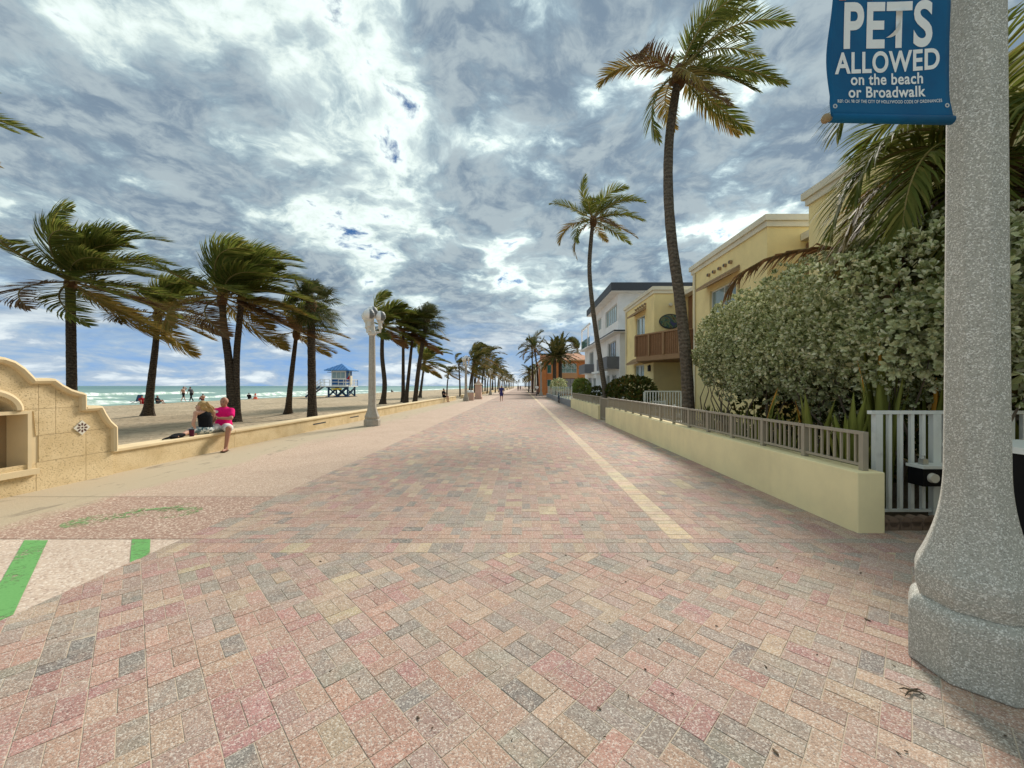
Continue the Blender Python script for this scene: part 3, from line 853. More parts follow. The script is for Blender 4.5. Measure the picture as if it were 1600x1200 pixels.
# one prototype at the origin, copied along the walk
lroot = thing('street_lamp', 'street lamp with clustered white globes nearest beside the low seat wall', 'street lamp', (0, 0, 0), 'lamps along the seat wall')
lamp_parts(lroot, mat=M['post_far'], mat_top=M['post_white'])
left_lamps = [(-6.03, 15.75), (-5.85, 41.0), (-5.6, 70), (-5.6, 97), (-5.6, 124), (-5.6, 151), (-5.6, 178), (-5.6, 205), (-5.6, 232), (-5.6, 262)]
names = ['', 'second globe street lamp along the seat wall, before the pink pillar', 'third globe street lamp along the wall, left of the walker in blue', 'fourth globe street lamp along the wall, just past the walker in blue', 'fifth globe street lamp along the wall, right of the walker in blue']
for i, (x, y) in enumerate(left_lamps):
    o = lroot if i == 0 else copy_tree(lroot)
    o.location = (x, y, 0)
    if i: o['label'] = names[i] if i < len(names) else 'tiny far globe street lamp in the receding row by the seat wall'
NL = Vector((2.56, 2.20, 0))
nroot = thing('street_lamp', 'close grey terrazzo lamp post with flared base carrying the blue banner', 'street lamp', NL, 'tall lamps on the building side')
lamp_parts(nroot, mat=M['terrazzo'], mat_top=M['post_white'], shaft_top=4.75, near=True, O=NL, zs=1.42, rs=.93)
for ch in nroot.children:
    if ch.name.split('.')[0] in ('plinth', 'flared_base', 'shaft'):
        bv = ch.modifiers.new('bevel', 'BEVEL'); bv.width = .016; bv.segments = 3; bv.limit_method = 'ANGLE'; bv.angle_limit = R(18)
RL = Vector((3.18, 64, 0))
rroot = thing('street_lamp', 'far globe street lamp standing before the orange building', 'street lamp', RL, 'tall lamps on the building side')
lamp_parts(rroot, mat=M['post_far'], mat_top=M['post_white'], shaft_top=4.4, O=RL)

# ------------------------------------------------------------------ banner
def banner():
    YB = 2.055; k = YB / F
    def px(x, y): return ((x - VX) * k, H + (VY - y) * k)
    root = thing('pet_notice_banner', 'blue banner reading PETS ALLOWED on the beach or Broadwalk on the near lamp post', 'banner', (*px(1400, 187)[:1], YB, px(1400, 187)[1]))
    def off(x, z):
        u = (x - 1.95); return YB + .016 * math.sin(u * 5.0 + .6) + .010 * math.sin(z * 4 + 1.0) - .0
    zb = px(0, 184)[1]; zt = zb + 1.45
    nx, nz = 26, 40; rows = []
    for j in range(nz + 1):
        z = zb + (zt - zb) * j / nz; t = (z - zb)
        xl = px(1300 - 10 * math.exp(-((t - .30) / .22) ** 2) - (0 if t > .1 else 2), 0)[0]
        xr = px(1490 + max(0, .12 - t) * 50, 0)[0]
        rows.append([(xl + (xr - xl) * i / nx, off(xl + (xr - xl) * i / nx, z), z) for i in range(nx + 1)])
    mb = MB()
    for a, b in zip(rows, rows[1:]):
        for i in range(nx): mb.quad(a[i], a[i + 1], b[i + 1], b[i])
    o = mb.build('cloth', M['banner'], root, smooth=True)
    bm = bmesh.new(); bm.from_mesh(o.data); bmesh.ops.remove_doubles(bm, verts=bm.verts, dist=1e-5); bmesh.ops.recalc_face_normals(bm, faces=bm.faces); bm.to_mesh(o.data); bm.free()
    sm = o.modifiers.new('thick', 'SOLIDIFY'); sm.thickness = .003; sm.offset = 0
    mb = MB(); mb.tube([(px(1291, 0)[0], YB + .002, zb - .005), (px(1491, 0)[0], YB + .016, zb - .002)], .013, 12); mb.build('rod', M['wood'], root, smooth=True)
    mb = MB(); mb.sphere((px(1290.5, 0)[0], YB, zb - .004), (.022, .024, .024), 12, 8); mb.build('rod_tip', M['wood'], root, smooth=True)
    mb = MB(); mb.tube([(px(1298, 0)[0], YB + .002, zb), (px(1494, 0)[0], YB + .02, zb)], .0215, 14); mb.build('hem', M['banner'], root, smooth=True)
    for (x, y) in ((1302.5, 168), (1485.5, 161)):
        a = px(x, y); yy = off(a[0], a[1]) - .004
        mb = MB(); rg = []
        for i in range(12):
            th = 2 * math.pi * i / 12; dr = Vector((math.cos(th), 0, math.sin(th)))
            mb.v += [tuple(Vector((a[0], yy, a[1])) + dr * .0055), tuple(Vector((a[0], yy, a[1])) + dr * .012)]
        for i in range(12):
            j = (i + 1) % 12; mb.f.append((2 * i, 2 * i + 1, 2 * j + 1, 2 * j))
        mb.build('eyelet', M['steel'], root)
    def text(s, x0, x1, y0, y1, slope, bold, mat, name='lettering', gap=1.0):
        """word set to a box given in photo pixels: x0..x1, cap top y0, base y1 at the left end"""
        cu = bpy.data.curves.new('lettering', 'FONT'); cu.body = s; cu.size = 1; cu.offset = bold; cu.space_character = gap; cu.resolution_u = 6
        ob = bpy.data.objects.new('lettering_tmp', cu); COL.objects.link(ob)
        dg = bpy.context.evaluated_depsgraph_get(); me = bpy.data.meshes.new_from_object(ob.evaluated_get(dg))
        bpy.data.objects.remove(ob)
        bm = bmesh.new(); bm.from_mesh(me)
        bmesh.ops.subdivide_edges(bm, edges=[e for e in bm.edges if e.calc_length() > .25], cuts=2)
        bmesh.ops.triangulate(bm, faces=bm.faces)
        vs = [v.co for v in bm.verts]; ax0, ax1 = min(v.x for v in vs), max(v.x for v in vs)
        cap = max(v.y for v in vs)
        W = (x1 - x0); Hh = (y1 - y0)
        for v in bm.verts:
            u = (v.co.x - ax0) / (ax1 - ax0); w = v.co.y / cap
            X, Y = x0 + u * W, y1 - slope * u * W - w * Hh
            a = px(X, Y); v.co = Vector((a[0], off(a[0], a[1]) - .0035, a[1]))
        bmesh.ops.recalc_face_normals(bm, faces=bm.faces)
        bm.to_mesh(me); bm.free(); me.materials.clear(); me.materials.append(mat)
        return link(name, me, root)
    text('NO', 1308, 1438, -70, 2.5, .085, .02, M['letter_red'], gap=1.05)
    text('PETS', 1317, 1463, 6, 75, .08, .028, M['letter'], gap=1.08)
    text('ALLOWED', 1303, 1475, 84, 116.5, .092, .026, M['letter'], gap=1.06)
    text('on the beach', 1329, 1449, 115.5, 133.0, .07, .022, M['letter'], gap=1.06)
    text('or Broadwalk', 1325, 1453, 136, 153.0, .06, .022, M['letter'], gap=1.06)
    text('REF: CH. 98 OF THE CITY OF HOLLYWOOD CODE OF ORDINANCES', 1307, 1478, 157.3, 162.3, .042, .006, M['letter'], gap=1.05)
    # crescent wind slit with its curled flap
    mb = MB(); c = px(1388, 32); pts_o, pts_i = [], []
    for i in range(15):
        th = R(-92 + 108 * i / 14)
        w = math.sin(math.pi * i / 14)
        for lst, r in ((pts_o, .082), (pts_i, .082 - .022 * w)):
            x, z = c[0] + r * math.cos(th) * .98, c[1] + r * math.sin(th)
            lst.append((x, off(x, z) - .006 - (.016 * w if lst is pts_i else 0), z))
    for i in range(14): mb.quad(pts_o[i], pts_o[i + 1], pts_i[i + 1], pts_i[i])
    mb.build('wind_flap', M['letter'], root)
banner()
# ------------------------------------------------------------------ palms
UP = Vector((0, 0, 1))
def frond(az, el, L, wind, grav=.9, pairs=44, leaf=.75, width=.045, seed=0, stiff=1.0, lw=.5, lg=.35, tilt=0.0, segs=3):
    """one pinnate leaf from the origin; returns (leaf MB, stalk MB, tip)"""
    r = random.Random(seed); wind = Vector(wind)
    d = Vector((math.cos(el) * math.cos(az), math.cos(el) * math.sin(az), math.sin(el)))
    side = Vector((-math.sin(az), math.cos(az), 0))
    n = 18; st = L / n; p = Vector((0, 0, 0)); pts = [p.copy()]; ds = [d.copy()]; sides = [side.copy()]
    for i in range(n):
        t = i / n
        d = (d + (wind * (.25 + .9 * t) + Vector((0, 0, -grav * (.15 + t)))) * (.115 / stiff)).normalized()
        p = p + d * st; side = (side - d * side.dot(d)).normalized()
        pts.append(p.copy()); ds.append(d.copy()); sides.append(side.copy())
    lm, sm = MB(), MB()
    sm.tube(pts, [.032 * (L / 3) * (1 - .9 * i / n) + .003 for i in range(n + 1)], 5)
    for k in range(pairs):
        t = .10 + .90 * (k + .5) / pairs
        f = t * n; i = min(int(f), n - 1); q = f - i
        o = pts[i].lerp(pts[i + 1], q); T = ds[i].lerp(ds[i + 1], q).normalized(); S = sides[i].lerp(sides[i + 1], q).normalized(); N = S.cross(T)
        if N.z < 0: N = -N
        a = R(28 + 38 * t); ll = leaf * (math.sin(math.pi * min(1, .16 + .80 * t)) ** .7) * r.uniform(.82, 1.1)
        for s in (-1, 1):
            if r.random() < .06: continue
            v = (S * s * math.cos(a) + T * math.sin(a) + N * .18 + Vector((r.gauss(0, .06), r.gauss(0, .06), r.gauss(0, .06)))).normalized()
            pos = o.copy(); chain = [(pos.copy(), v.copy())]
            for j in range(segs):
                v = (v + (wind * lw + Vector((0, 0, -lg))) * (.9 / segs) * (.5 + j / segs) * r.uniform(.7, 1.3)).normalized()
                pos = pos + v * (ll / segs); chain.append((pos.copy(), v.copy()))
            ref = (N + Vector((r.gauss(0, .25), r.gauss(0, .25), r.gauss(0, .25)))).normalized()
            base = len(lm.v)
            for j, (pp, vv) in enumerate(chain[:-1]):
                wv = vv.cross(ref)
                wv = wv.normalized() if wv.length > 1e-4 else S
                hw = width * (.55, 1.0, .72, .5)[j] / 2
                lm.v += [tuple(pp - wv * hw), tuple(pp + wv * hw)]
            lm.v.append(tuple(chain[-1][0]))
            for j in range(segs - 1):
                b = base + 2 * j; lm.f.append((b, b + 1, b + 3, b + 2))
            b = base + 2 * (segs - 1); lm.f.append((b, b + 1, b + 2))
    return lm, sm
def trunk(pts, r0, r1, root, mat, flare=1.7, seed=0, name='trunk', fl=.12):
    """curved tapered trunk with leaf-scar rings; pts in world space, bottom first"""
    pts = [Vector(p) for p in pts]
    # catmull-rom resample
    L = sum((b - a).length for a, b in zip(pts, pts[1:])); n = max(14, int(L / .09)); out = []
    ext = [pts[0] * 2 - pts[1]] + pts + [pts[-1] * 2 - pts[-2]]
    m = len(pts) - 1
    for i in range(n + 1):
        f = i / n * m; k = min(int(f), m - 1); t = f - k
        p0, p1, p2, p3 = ext[k], ext[k + 1], ext[k + 2], ext[k + 3]
        out.append(.5 * ((2 * p1) + (p2 - p0) * t + (2 * p0 - 5 * p1 + 4 * p2 - p3) * t * t + (3 * p1 - p0 - 3 * p2 + p3) * t ** 3))
    rd = []
    for i in range(n + 1):
        t = i / n
        rr = r0 + (r1 - r0) * t ** .8 + r0 * (flare - 1) * math.exp(-t * n * .09 / (fl * 3))
        rd.append(rr * (1 + (.012 if i % 2 else -.008) + .05 * noise.noise((seed, i * .3, 0))))
    mb = MB(); mb.tube(out, rd, 12); return mb.build(name, mat, root, smooth=False)

def coconut(root, c, fr, wind, L=3.0, leaf=.8, seed=0, pairs=44, width=.045, merge=False, dead=.25, grav=.9, lw=.55, lg=.3, stiff=1.0):
    """crown at c: list of (azimuth, elevation, length factor, material key)"""
    c = Vector(c)
    mb = MB(); mb.sphere(c + Vector((0, 0, -.05)), (.20, .20, .36), 10, 8)
    crown = mb.build('crown', M['fibre'], root, smooth=True)
    bunch = {}
    for i, (az, el, k, mk) in enumerate(fr):
        lm, sm = frond(R(az), R(el), L * k, wind, grav, pairs, leaf * (.8 + .2 * k), width, seed * 100 + i, stiff, lw, lg)
        o = c + Vector((math.cos(R(az)) * .10, math.sin(R(az)) * .10, .08 + .12 * math.sin(R(el))))
        for m in (lm, sm): m.v = [(v[0] + o.x, v[1] + o.y, v[2] + o.z) for v in m.v]
        if merge:
            for mm, key in ((lm, mk), (sm, 'rachis')):
                b = bunch.setdefault(key, MB()); n0 = len(b.v); b.v += mm.v; b.f += [tuple(n0 + q for q in f) for f in mm.f]
        else:
            me = lm.mesh('frond', M[mk]); me.materials.append(M['rachis'])
            n0 = len(lm.v); nf = len(lm.f); lm.v += sm.v; lm.f += [tuple(n0 + q for q in f) for f in sm.f]
            me = lm.mesh('frond', M[mk]); me.materials.append(M['rachis'])
            me.polygons.foreach_set('material_index', [0] * nf + [1] * (len(lm.f) - nf))
            link('frond', me, crown)
    if merge:
        for key, b in bunch.items():
            o = b.build('fronds' if key != 'rachis' else 'frond_stalks', M[key], crown, fix=False); kind(o, 'stuff')
    return crown
def ring_of(n, e0, e1, seed, mats=('leaf_coco',), k0=.8, k1=1.1):
    r = random.Random(seed); out = []
    for i in range(n):
        t = i / max(1, n - 1)
        out.append((i * 137.5 + r.uniform(-14, 14), e0 + (e1 - e0) * t + r.uniform(-7, 7), r.uniform(k0, k1), r.choice(mats)))
    return out
def auto_crown(n, seed, old=.3, sweep=1.0):
    """upright young leaves through drooping old ones"""
    a = ring_of(n, 84, -34, seed)
    r = random.Random(seed + 1); out = []
    for i, (az, el, k, m) in enumerate(a):
        t = i / n
        mk = 'leaf_coco' if t < 1 - old else r.choice(['leaf_cocoy', 'leaf_cocoy', 'leaf_dead', 'leaf_coco'])
        az = (az + 180) % 360 - 180; az = az * (1 - .26 * sweep) 
        out.append((az, el, k * (.85 if t < .12 else 1), mk))
    return out
WIND = (1.45, .12, .06)
def gz(x, y): return sand_z(x, y) - .06
def palm_left(label, base, top_px, d, seed, L, n=19, r0=.17, r1=.12, lean=None, old=.3, mat='bark', merge=False, leaf=.85, pairs=46, wind=WIND, mid=()):
    x, y = base
    root = thing('coconut_palm', label, 'palm tree', (x, y, gz(x, y)), 'palms on the beach')
    c = P(top_px[0], top_px[1], d)
    pts = [Vector((x, y, gz(x, y)))] + [P(a, b, d) for a, b in mid] + [c]
    if not mid: pts.insert(1, pts[0].lerp(c, .5) + Vector((lean or 0, 0, 0)))
    trunk(pts, r0, r1, root, M[mat], seed=seed)
    coconut(root, c + Vector((0, 0, .1)), auto_crown(n, seed, old), wind, L, leaf * 1.25, seed, int(pairs * 1.5), width=.05 * max(1, d / 22), merge=merge, lw=.7, lg=.22, grav=.8)
    return root
def fromG(px, py, z=-.05): q = G(px, py, z); return (q.x, q.y)
# first, behind the stone wall
palm_left('leftmost whole wind-bent coconut palm, rising from behind the tall stone wall', (P(113, 0, 16.0).x, 16.0), (110, 447), 16.0, 11, 3.9, 25, .165, .15, old=.25, leaf=1.0, pairs=52)
palm_left('coconut palm with flared foot and browning fronds between the two tallest beach palms', fromG(231, 651), (246, 495), 20.5, 12, 3.2, 18, .21, .11, old=.6, leaf=.9, mid=((236, 600), (243, 540)))
# twin trunk
q = fromG(364, 661)
tw = palm_left('twin-trunked coconut palm leaning right, behind the seated couple', q, (347, 470), 17.2, 13, 3.7, 23, .20, .12, old=.3, leaf=.98, pairs=52, mid=((361, 610), (357, 560), (350, 510)))
trunk([Vector((q[0] + .10, q[1] + .1, gz(*q))), P(369, 600, 17.3), P(370, 550, 17.3), P(374, 505, 17.3), P(377, 470, 17.3)], .15, .11, tw, M['bark'], flare=1.5, seed=5, name='second_trunk')
coconut(tw, P(378, 468, 17.4), auto_crown(11, 77, .3), WIND, 2.6, .95, 78, 64, .05, lw=.7, lg=.22, grav=.8)
palm_left('short dark-trunked coconut palm just left of the fan palm', fromG(450, 647), (463, 524), 22.0, 14, 2.7, 15, .17, .10, old=.55, leaf=.7, mid=((453, 610), (458, 565)))
palm_left('coconut palm just right of the nearest globe lamp', fromG(598, 632), (598, 512), 34.5, 15, 3.5, 15, .24, .15, old=.3, mat='bark', leaf=.95, mid=((601, 600), (597, 555)))
palm_left('slim upright coconut palm in the clump beyond the nearest lamp', fromG(630, 629.5), (630, 520), 36.5, 16, 3.2, 12, .20, .12, old=.3, leaf=.9)
palm_left('leaning coconut palm in the middle of the clump beyond the nearest lamp', fromG(634, 630), (645, 523), 37.0, 17, 3.3, 12, .2, .12, old=.35, leaf=.9)
palm_left('small coconut palm alone, right of the clump beyond the nearest lamp', fromG(656, 622), (663, 568), 55, 18, 4.2, 15, .2, .13, old=.2, leaf=.95, pairs=34)
palm_left('frond tips of a tall palm at the left edge of the picture', (-21.0, 12.0), (-252, 112), 12.0, 19, 3.8, 17, .2, .13, old=.2)

def fan_leaf(az, el, seed, pl=.75, fr=.85, wind=(1, .1, 0)):
    r = random.Random(seed); wind = Vector(wind)
    d = Vector((math.cos(el) * math.cos(az), math.cos(el) * math.sin(az), math.sin(el)))
    lm, sm = MB(), MB()
    p0 = d * .08; p1 = d * pl + Vector((0, 0, -.10 * pl)) + wind * .06
    sm.tube([p0, p0.lerp(p1, .5) + Vector((0, 0, .03)), p1], [.016, .011, .007], 4)
    s = d.cross(UP); s = s.normalized() if s.length > .05 else Vector((1, 0, 0)); u = s.cross(d)
    nseg = 26
    for i in range(nseg):
        a = R(-118 + 236 * i / (nseg - 1))
        v = (d * math.cos(a) + s * math.sin(a) + u * (.10 + .22 * abs(math.sin(a)))).normalized()
        L = fr * (1 - .30 * abs(a) / R(118)) * r.uniform(.85, 1.1)
        m1 = p1 + v * L * .55 + Vector((0, 0, -.05 * L)) + wind * .03
        tip = p1 + v * L + Vector((0, 0, -.42 * L)) + wind * .18 * L
        wv = v.cross(u); wv = (wv.normalized() if wv.length > .05 else s) * .028
        b = len(lm.v); lm.v += [tuple(p1), tuple(m1 - wv), tuple(m1 + wv), tuple(tip)]
        lm.f += [(b, b + 1, b + 2), (b + 1, b + 3, b + 2)]
    return lm, sm
def fan_palm(label, base, top, d, n, seed, scale=1.0, r0=.2, mid=()):
    x, y = base; c = P(top[0], top[1], d)
    root = thing('fan_palm', label, 'palm tree', (x, y, gz(x, y)), 'palms on the beach')
    pts = [Vector((x, y, gz(x, y)))] + [P(a, b, d) for a, b in mid] + [c]
    if len(pts) == 2: pts.insert(1, pts[0].lerp(pts[1], .5))
    trunk(pts, r0, r0 * .82, root, M['bark'], 1.35, seed)
    mb = MB(); mb.sphere(c, (.26 * scale, .26 * scale, .4 * scale), 10, 7); crown = mb.build('crown', M['fibre'], root, smooth=True)
    r = random.Random(seed)
    for i in range(n):
        t = i / (n - 1); el = 85 - 135 * t ** .9 + r.uniform(-8, 8); az = i * 137.5 + r.uniform(-15, 15)
        lm, sm = fan_leaf(R(az), R(el), seed * 50 + i, .85 * scale * r.uniform(.85, 1.1), .90 * scale)
        nf = len(lm.f); n0 = len(lm.v); lm.v += sm.v; lm.f += [tuple(n0 + q for q in f) for f in sm.f]
        lm.v = [(v[0] + c.x, v[1] + c.y, v[2] + c.z + .1) for v in lm.v]
        me = lm.mesh('fan_leaf', M['leaf_fan']); me.materials.append(M['rachis'])
        me.polygons.foreach_set('material_index', [0] * nf + [1] * (len(lm.f) - nf)); link('fan_leaf', me, crown)
fan_palm('round-headed fan palm with thick dark trunk, left of the lifeguard tower', fromG(488, 653), (486, 478), 19.9, 38, 31, 1.05, .21)
fan_palm('round-headed fan palm with leaning trunk at the right of the clump', fromG(648, 630), (667, 500), 36.5, 36, 32, 1.25, .22, mid=((655, 570),))

# far rows: one shared crown and trunk set, copied
def far_proto(seed, n, L, hgt, lean, wind=WIND):
    root = thing('coconut_palm', 'x', 'palm tree', (0, 0, 0), 'far palms on the beach side')
    top = Vector((lean, 0, hgt))
    trunk([Vector((0, 0, -.4)), Vector((lean * .3, 0, hgt * .5)), top], .19, .12, root, M['bark'], seed=seed)
    coconut(root, top, [(a, e, k, 'leaf_far' if m == 'leaf_coco' else m) for a, e, k, m in auto_crown(n, seed, .3)], wind, L, .98, seed, 30, .10, merge=True, lw=.7, lg=.25)
    return root
protos = [far_proto(41, 15, 3.9, 7.2, .5), far_proto(42, 16, 4.1, 8.6, -.3), far_proto(43, 14, 3.6, 6.2, .9)]
used = [False] * 3
def far_palm(i, x, y, hgt, label, rot=0, group='far palms on the beach side'):
    k = i % 3; base_h = (7.2, 8.6, 6.2)[k]
    o = copy_tree(protos[k]) if used[k] else protos[k]
    used[k] = True
    s = hgt / base_h; o.location = (x, y, -.1); o.scale = (s ** .5,) * 2 + (s,); o.rotation_euler = (0, 0, rot); o['label'] = label; o['group'] = group
spots = [(698, 584, 68, 'far coconut palm rising behind the person seated on the wall'), (719, 570, 60, 'far coconut palm left of the second lamp'), (733, 566, 62, 'far coconut palm with its trunk behind the second lamp'), (737, 556, 66, 'tallest of the far coconut palms right of the second lamp'), (742, 583, 70, 'low far palm directly behind the pink pillar'), (752, 560, 74, 'far coconut palm just right of the pink pillar'), (761, 583, 82, 'low bushy far palm right of the pink pillar'), (774, 570, 92, 'far coconut palm standing above the walker in blue')]
for i, (px, cy, d, lb) in enumerate(spots):
    q = P(px, cy, d); far_palm(i, q.x, d, q.z + .1, lb, (i * .7) % .6 - .3)
r = random.Random(9)
for i in range(26):
    d = 92 + i * 9.5 + r.uniform(-4, 4)
    x = -9.2 - r.uniform(0, 5); far_palm(i + 1, x, d, r.uniform(5.6, 8.6), 'small far palm in the row receding along the beach wall', r.uniform(-.4, .4))

# right side palms
def palm_right():
    d = 10.6
    root = thing('coconut_palm', 'tall coconut palm with curving grey trunk in front of the yellow building', 'palm tree', (P(1076, 0, d).x, d, 0))
    pts = [P(1076, 690, d), P(1075, 625, d), P(1070, 540, d), P(1061, 460, d), P(1049, 370, d), P(1044, 290, d), P(1046, 215, d), P(1055, 150, d), P(1061, 118, d)]
    trunk(pts, .172, .105, root, M['bark_grey'], 1.25, 3)
    m, y, k = 'leaf_coco', 'leaf_cocoy', 'leaf_dead'
    fr = [(10, 62, .95, m), (-20, 48, 1.15, m), (30, 36, 1.1, m), (-35, 70, .9, m), (80, 60, .9, m), (-70, 55, .85, m), (0, 14, 1.05, m), (-28, -8, 1.0, m), (35, -18, .95, y), (-60, -30, .85, m), (170, 22, .85, y), (205, 5, .85, k), (240, -25, .85, y), (190, -38, .85, m), (270, -45, .8, k), (300, -30, .8, m), (100, 10, .8, y), (-10, 80, .85, m), (20, 50, 1.1, m), (15, -30, .95, m)]
    coconut(root, pts[-1], fr, (1.0, .05, .1), 2.6, .66, 91, 60, .036, grav=.9, lw=.25, lg=.5)
    for a in range(5):
        mb = MB(); c = pts[-1] + Vector((math.cos(a * 1.3) * .2, math.sin(a * 1.3) * .2, -.12 - .05 * (a % 2))); mb.sphere(c, (.075, .075, .095), 8, 6); mb.build('coconut', M['coconut'], root, smooth=True)
    d = 21.6
    root = thing('coconut_palm', 'slender coconut palm with S-curved trunk before the white building', 'palm tree', (P(946, 0, d).x, d, 0))
    pts = [P(947, 648, d), P(945, 610, d), P(936, 550, d), P(926, 480, d), P(921, 420, d), P(924, 370, d), P(927, 345, d)]
    trunk(pts, .16, .10, root, M['bark_grey'], 1.3, 4)
    fr = [(15, 65, .95, m), (-25, 40, 1.1, m), (40, 50, 1.0, m), (-60, 60, .9, m), (0, 20, 1.1, m), (30, -12, 1.0, m), (-30, -22, 1.0, y), (180, 30, .95, m), (160, 2, .95, y), (210, -20, .9, m), (240, 20, .9, m), (270, -15, .9, k), (120, 35, .9, m), (80, 5, .9, y), (100, 70, .8, m), (320, 5, 1.0, m), (200, 55, .85, m), (-10, 50, 1.05, m), (170, -35, .9, y), (60, 25, 1.0, m)]
    coconut(root, pts[-1], fr, (.85, .05, .1), 2.6, .70, 92, 50, .048, grav=.9, lw=.25, lg=.45)
    # palm behind the lamp post
    x, d = 7.05, 5.7
    root = thing('coconut_palm', 'shaggy drooping coconut palm behind the near lamp post and silver hedge', 'palm tree', (x, d, 0))
    c = Vector((x, d, 4.75))
    trunk([(x + .1, d + .1, -.1), (x + .05, d, 2.2), c], .19, .14, root, M['bark_grey'], 1.3, 6)
    fr = [(182, 56, 1.12, m), (170, 30, 1.0, m), (195, 20, 1.0, m), (160, 8, .95, y), (205, -5, .95, m), (178, -12, 1.0, k), (150, -25, .9, k), (190, -34, .95, m), (215, -30, .9, k), (165, -48, .85, k), (230, 30, .9, m), (250, 0, .8, m), (270, 50, .85, m), (300, 20, .9, m), (340, 45, .95, m), (20, 20, .95, m), (350, -10, .9, y), (60, 30, .9, m), (100, 50, .9, m), (125, 20, .95, m), (135, -15, .9, k), (40, -20, .9, k), (320, -30, .9, k), (202, 62, .9, m), (120, 70, .9, m), (185, 5, 1.0, m), (175, -20, .95, m), (168, 15, 1.0, y), (192, -15, 1.0, m), (180, 38, .95, m), (160, -10, .9, m)]
    coconut(root, c, fr, (.10, .0, .0), 2.9, 1.0, 93, 74, .038, grav=1.8, lw=.1, lg=.95, stiff=.8)
    # long dead frond arching over the hedge
    q0 = P(1335, 392, 7.0); q = [q0, P(1290, 386, 7.2), P(1240, 392, 7.4), P(1195, 405, 7.6), P(1160, 425, 7.7), P(1138, 452, 7.8)]
    lm = MB(); sm = MB(); sm.tube(q, [.028, .025, .02, .015, .01, .005], 5); rr = random.Random(4)
    for k in range(44):
        f = (k + .5) / 44 * 5; i = int(f); o = Vector(q[i]).lerp(Vector(q[i + 1]), f - i); T = (Vector(q[i + 1]) - Vector(q[i])).normalized()
        for s in (-1, 1):
            v = (Vector((0, 1, 0)) * s * .55 + T * .75 + Vector((0, 0, -.25)) + Vector((rr.gauss(0, .1), rr.gauss(0, .1), rr.gauss(0, .1)))).normalized(); ln = .62 * rr.uniform(.7, 1.1) * (1 - .45 * k / 44)
            p1 = o + v * ln * .5; p2 = o + v * ln + Vector((0, 0, -.38 * ln)); w = v.cross(Vector((0, 1, .3))).normalized() * .016
            b = len(lm.v); lm.v += [tuple(o - w), tuple(o + w), tuple(p1 - w), tuple(p1 + w), tuple(p2)]; lm.f += [(b, b + 1, b + 3, b + 2), (b + 2, b + 3, b + 4)]
    nf = len(lm.f); n0 = len(lm.v); lm.v += sm.v; lm.f += [tuple(n0 + z for z in f) for f in sm.f]
    me = lm.mesh('palm_frond', M['leaf_dead']); me.materials.append(M['rachis']); me.polygons.foreach_set('material_index', [0] * nf + [1] * (len(lm.f) - nf))
    o = link('frond', me, [ch for ch in root.children if ch.name.startswith('crown')][0])
palm_right()

# date palms and tall palms by the orange building
def date_palm(px, cy, d, seed, label):
    c = P(px, cy, d)
    root = thing('date_palm', label, 'palm tree', (c.x, d, 0), 'palms by the orange building')
    trunk([(c.x, d, -.1), (c.x + .05, d, c.z * .5), c], .30, .26, root, M['bark'], 1.1, seed)
    fr = [(a, e, k, 'leaf_far') for a, e, k, _ in ring_of(36, 82, -22, seed)]
    coconut(root, c, fr, (.05, 0, 0), 3.6, .62, seed, 44, .09, merge=True, grav=.75, lw=.05, lg=.2)
date_palm(866, 560, 60, 61, 'left of the two date palms before the orange building')
date_palm(875, 557, 61, 62, 'right of the two date palms before the orange building')
for i, (px, cy, d, lb) in enumerate(((832, 540, 86, 'tall full coconut palm left of the orange building roof'), (841, 546, 80, 'coconut palm close against the orange building roof'), (907, 548, 84, 'palm between the orange and the white building'), (826, 580, 98, 'low drooping palm at the end of the right-hand row'))):
    q = P(px, cy, d); far_palm(i + 1, q.x, d, q.z, lb, 1.2 + i, 'palms by the orange building')
for i in range(14):
    d = 330 + i * 16; far_palm(i, r.uniform(-7, 9) if i > 8 else r.choice((-9, 5)) + r.uniform(-2, 2), d, r.uniform(6, 9), 'tiny palm closing the far end of the promenade', r.uniform(0, 6), 'palms at the end of the promenade')
for i in range(9):
    d = 115 + i * 22; far_palm(i, 4.2 + r.uniform(0, 3), d, r.uniform(6, 8.5), 'small far palm in the row on the building side', r.uniform(1, 5), 'far palms on the building side')
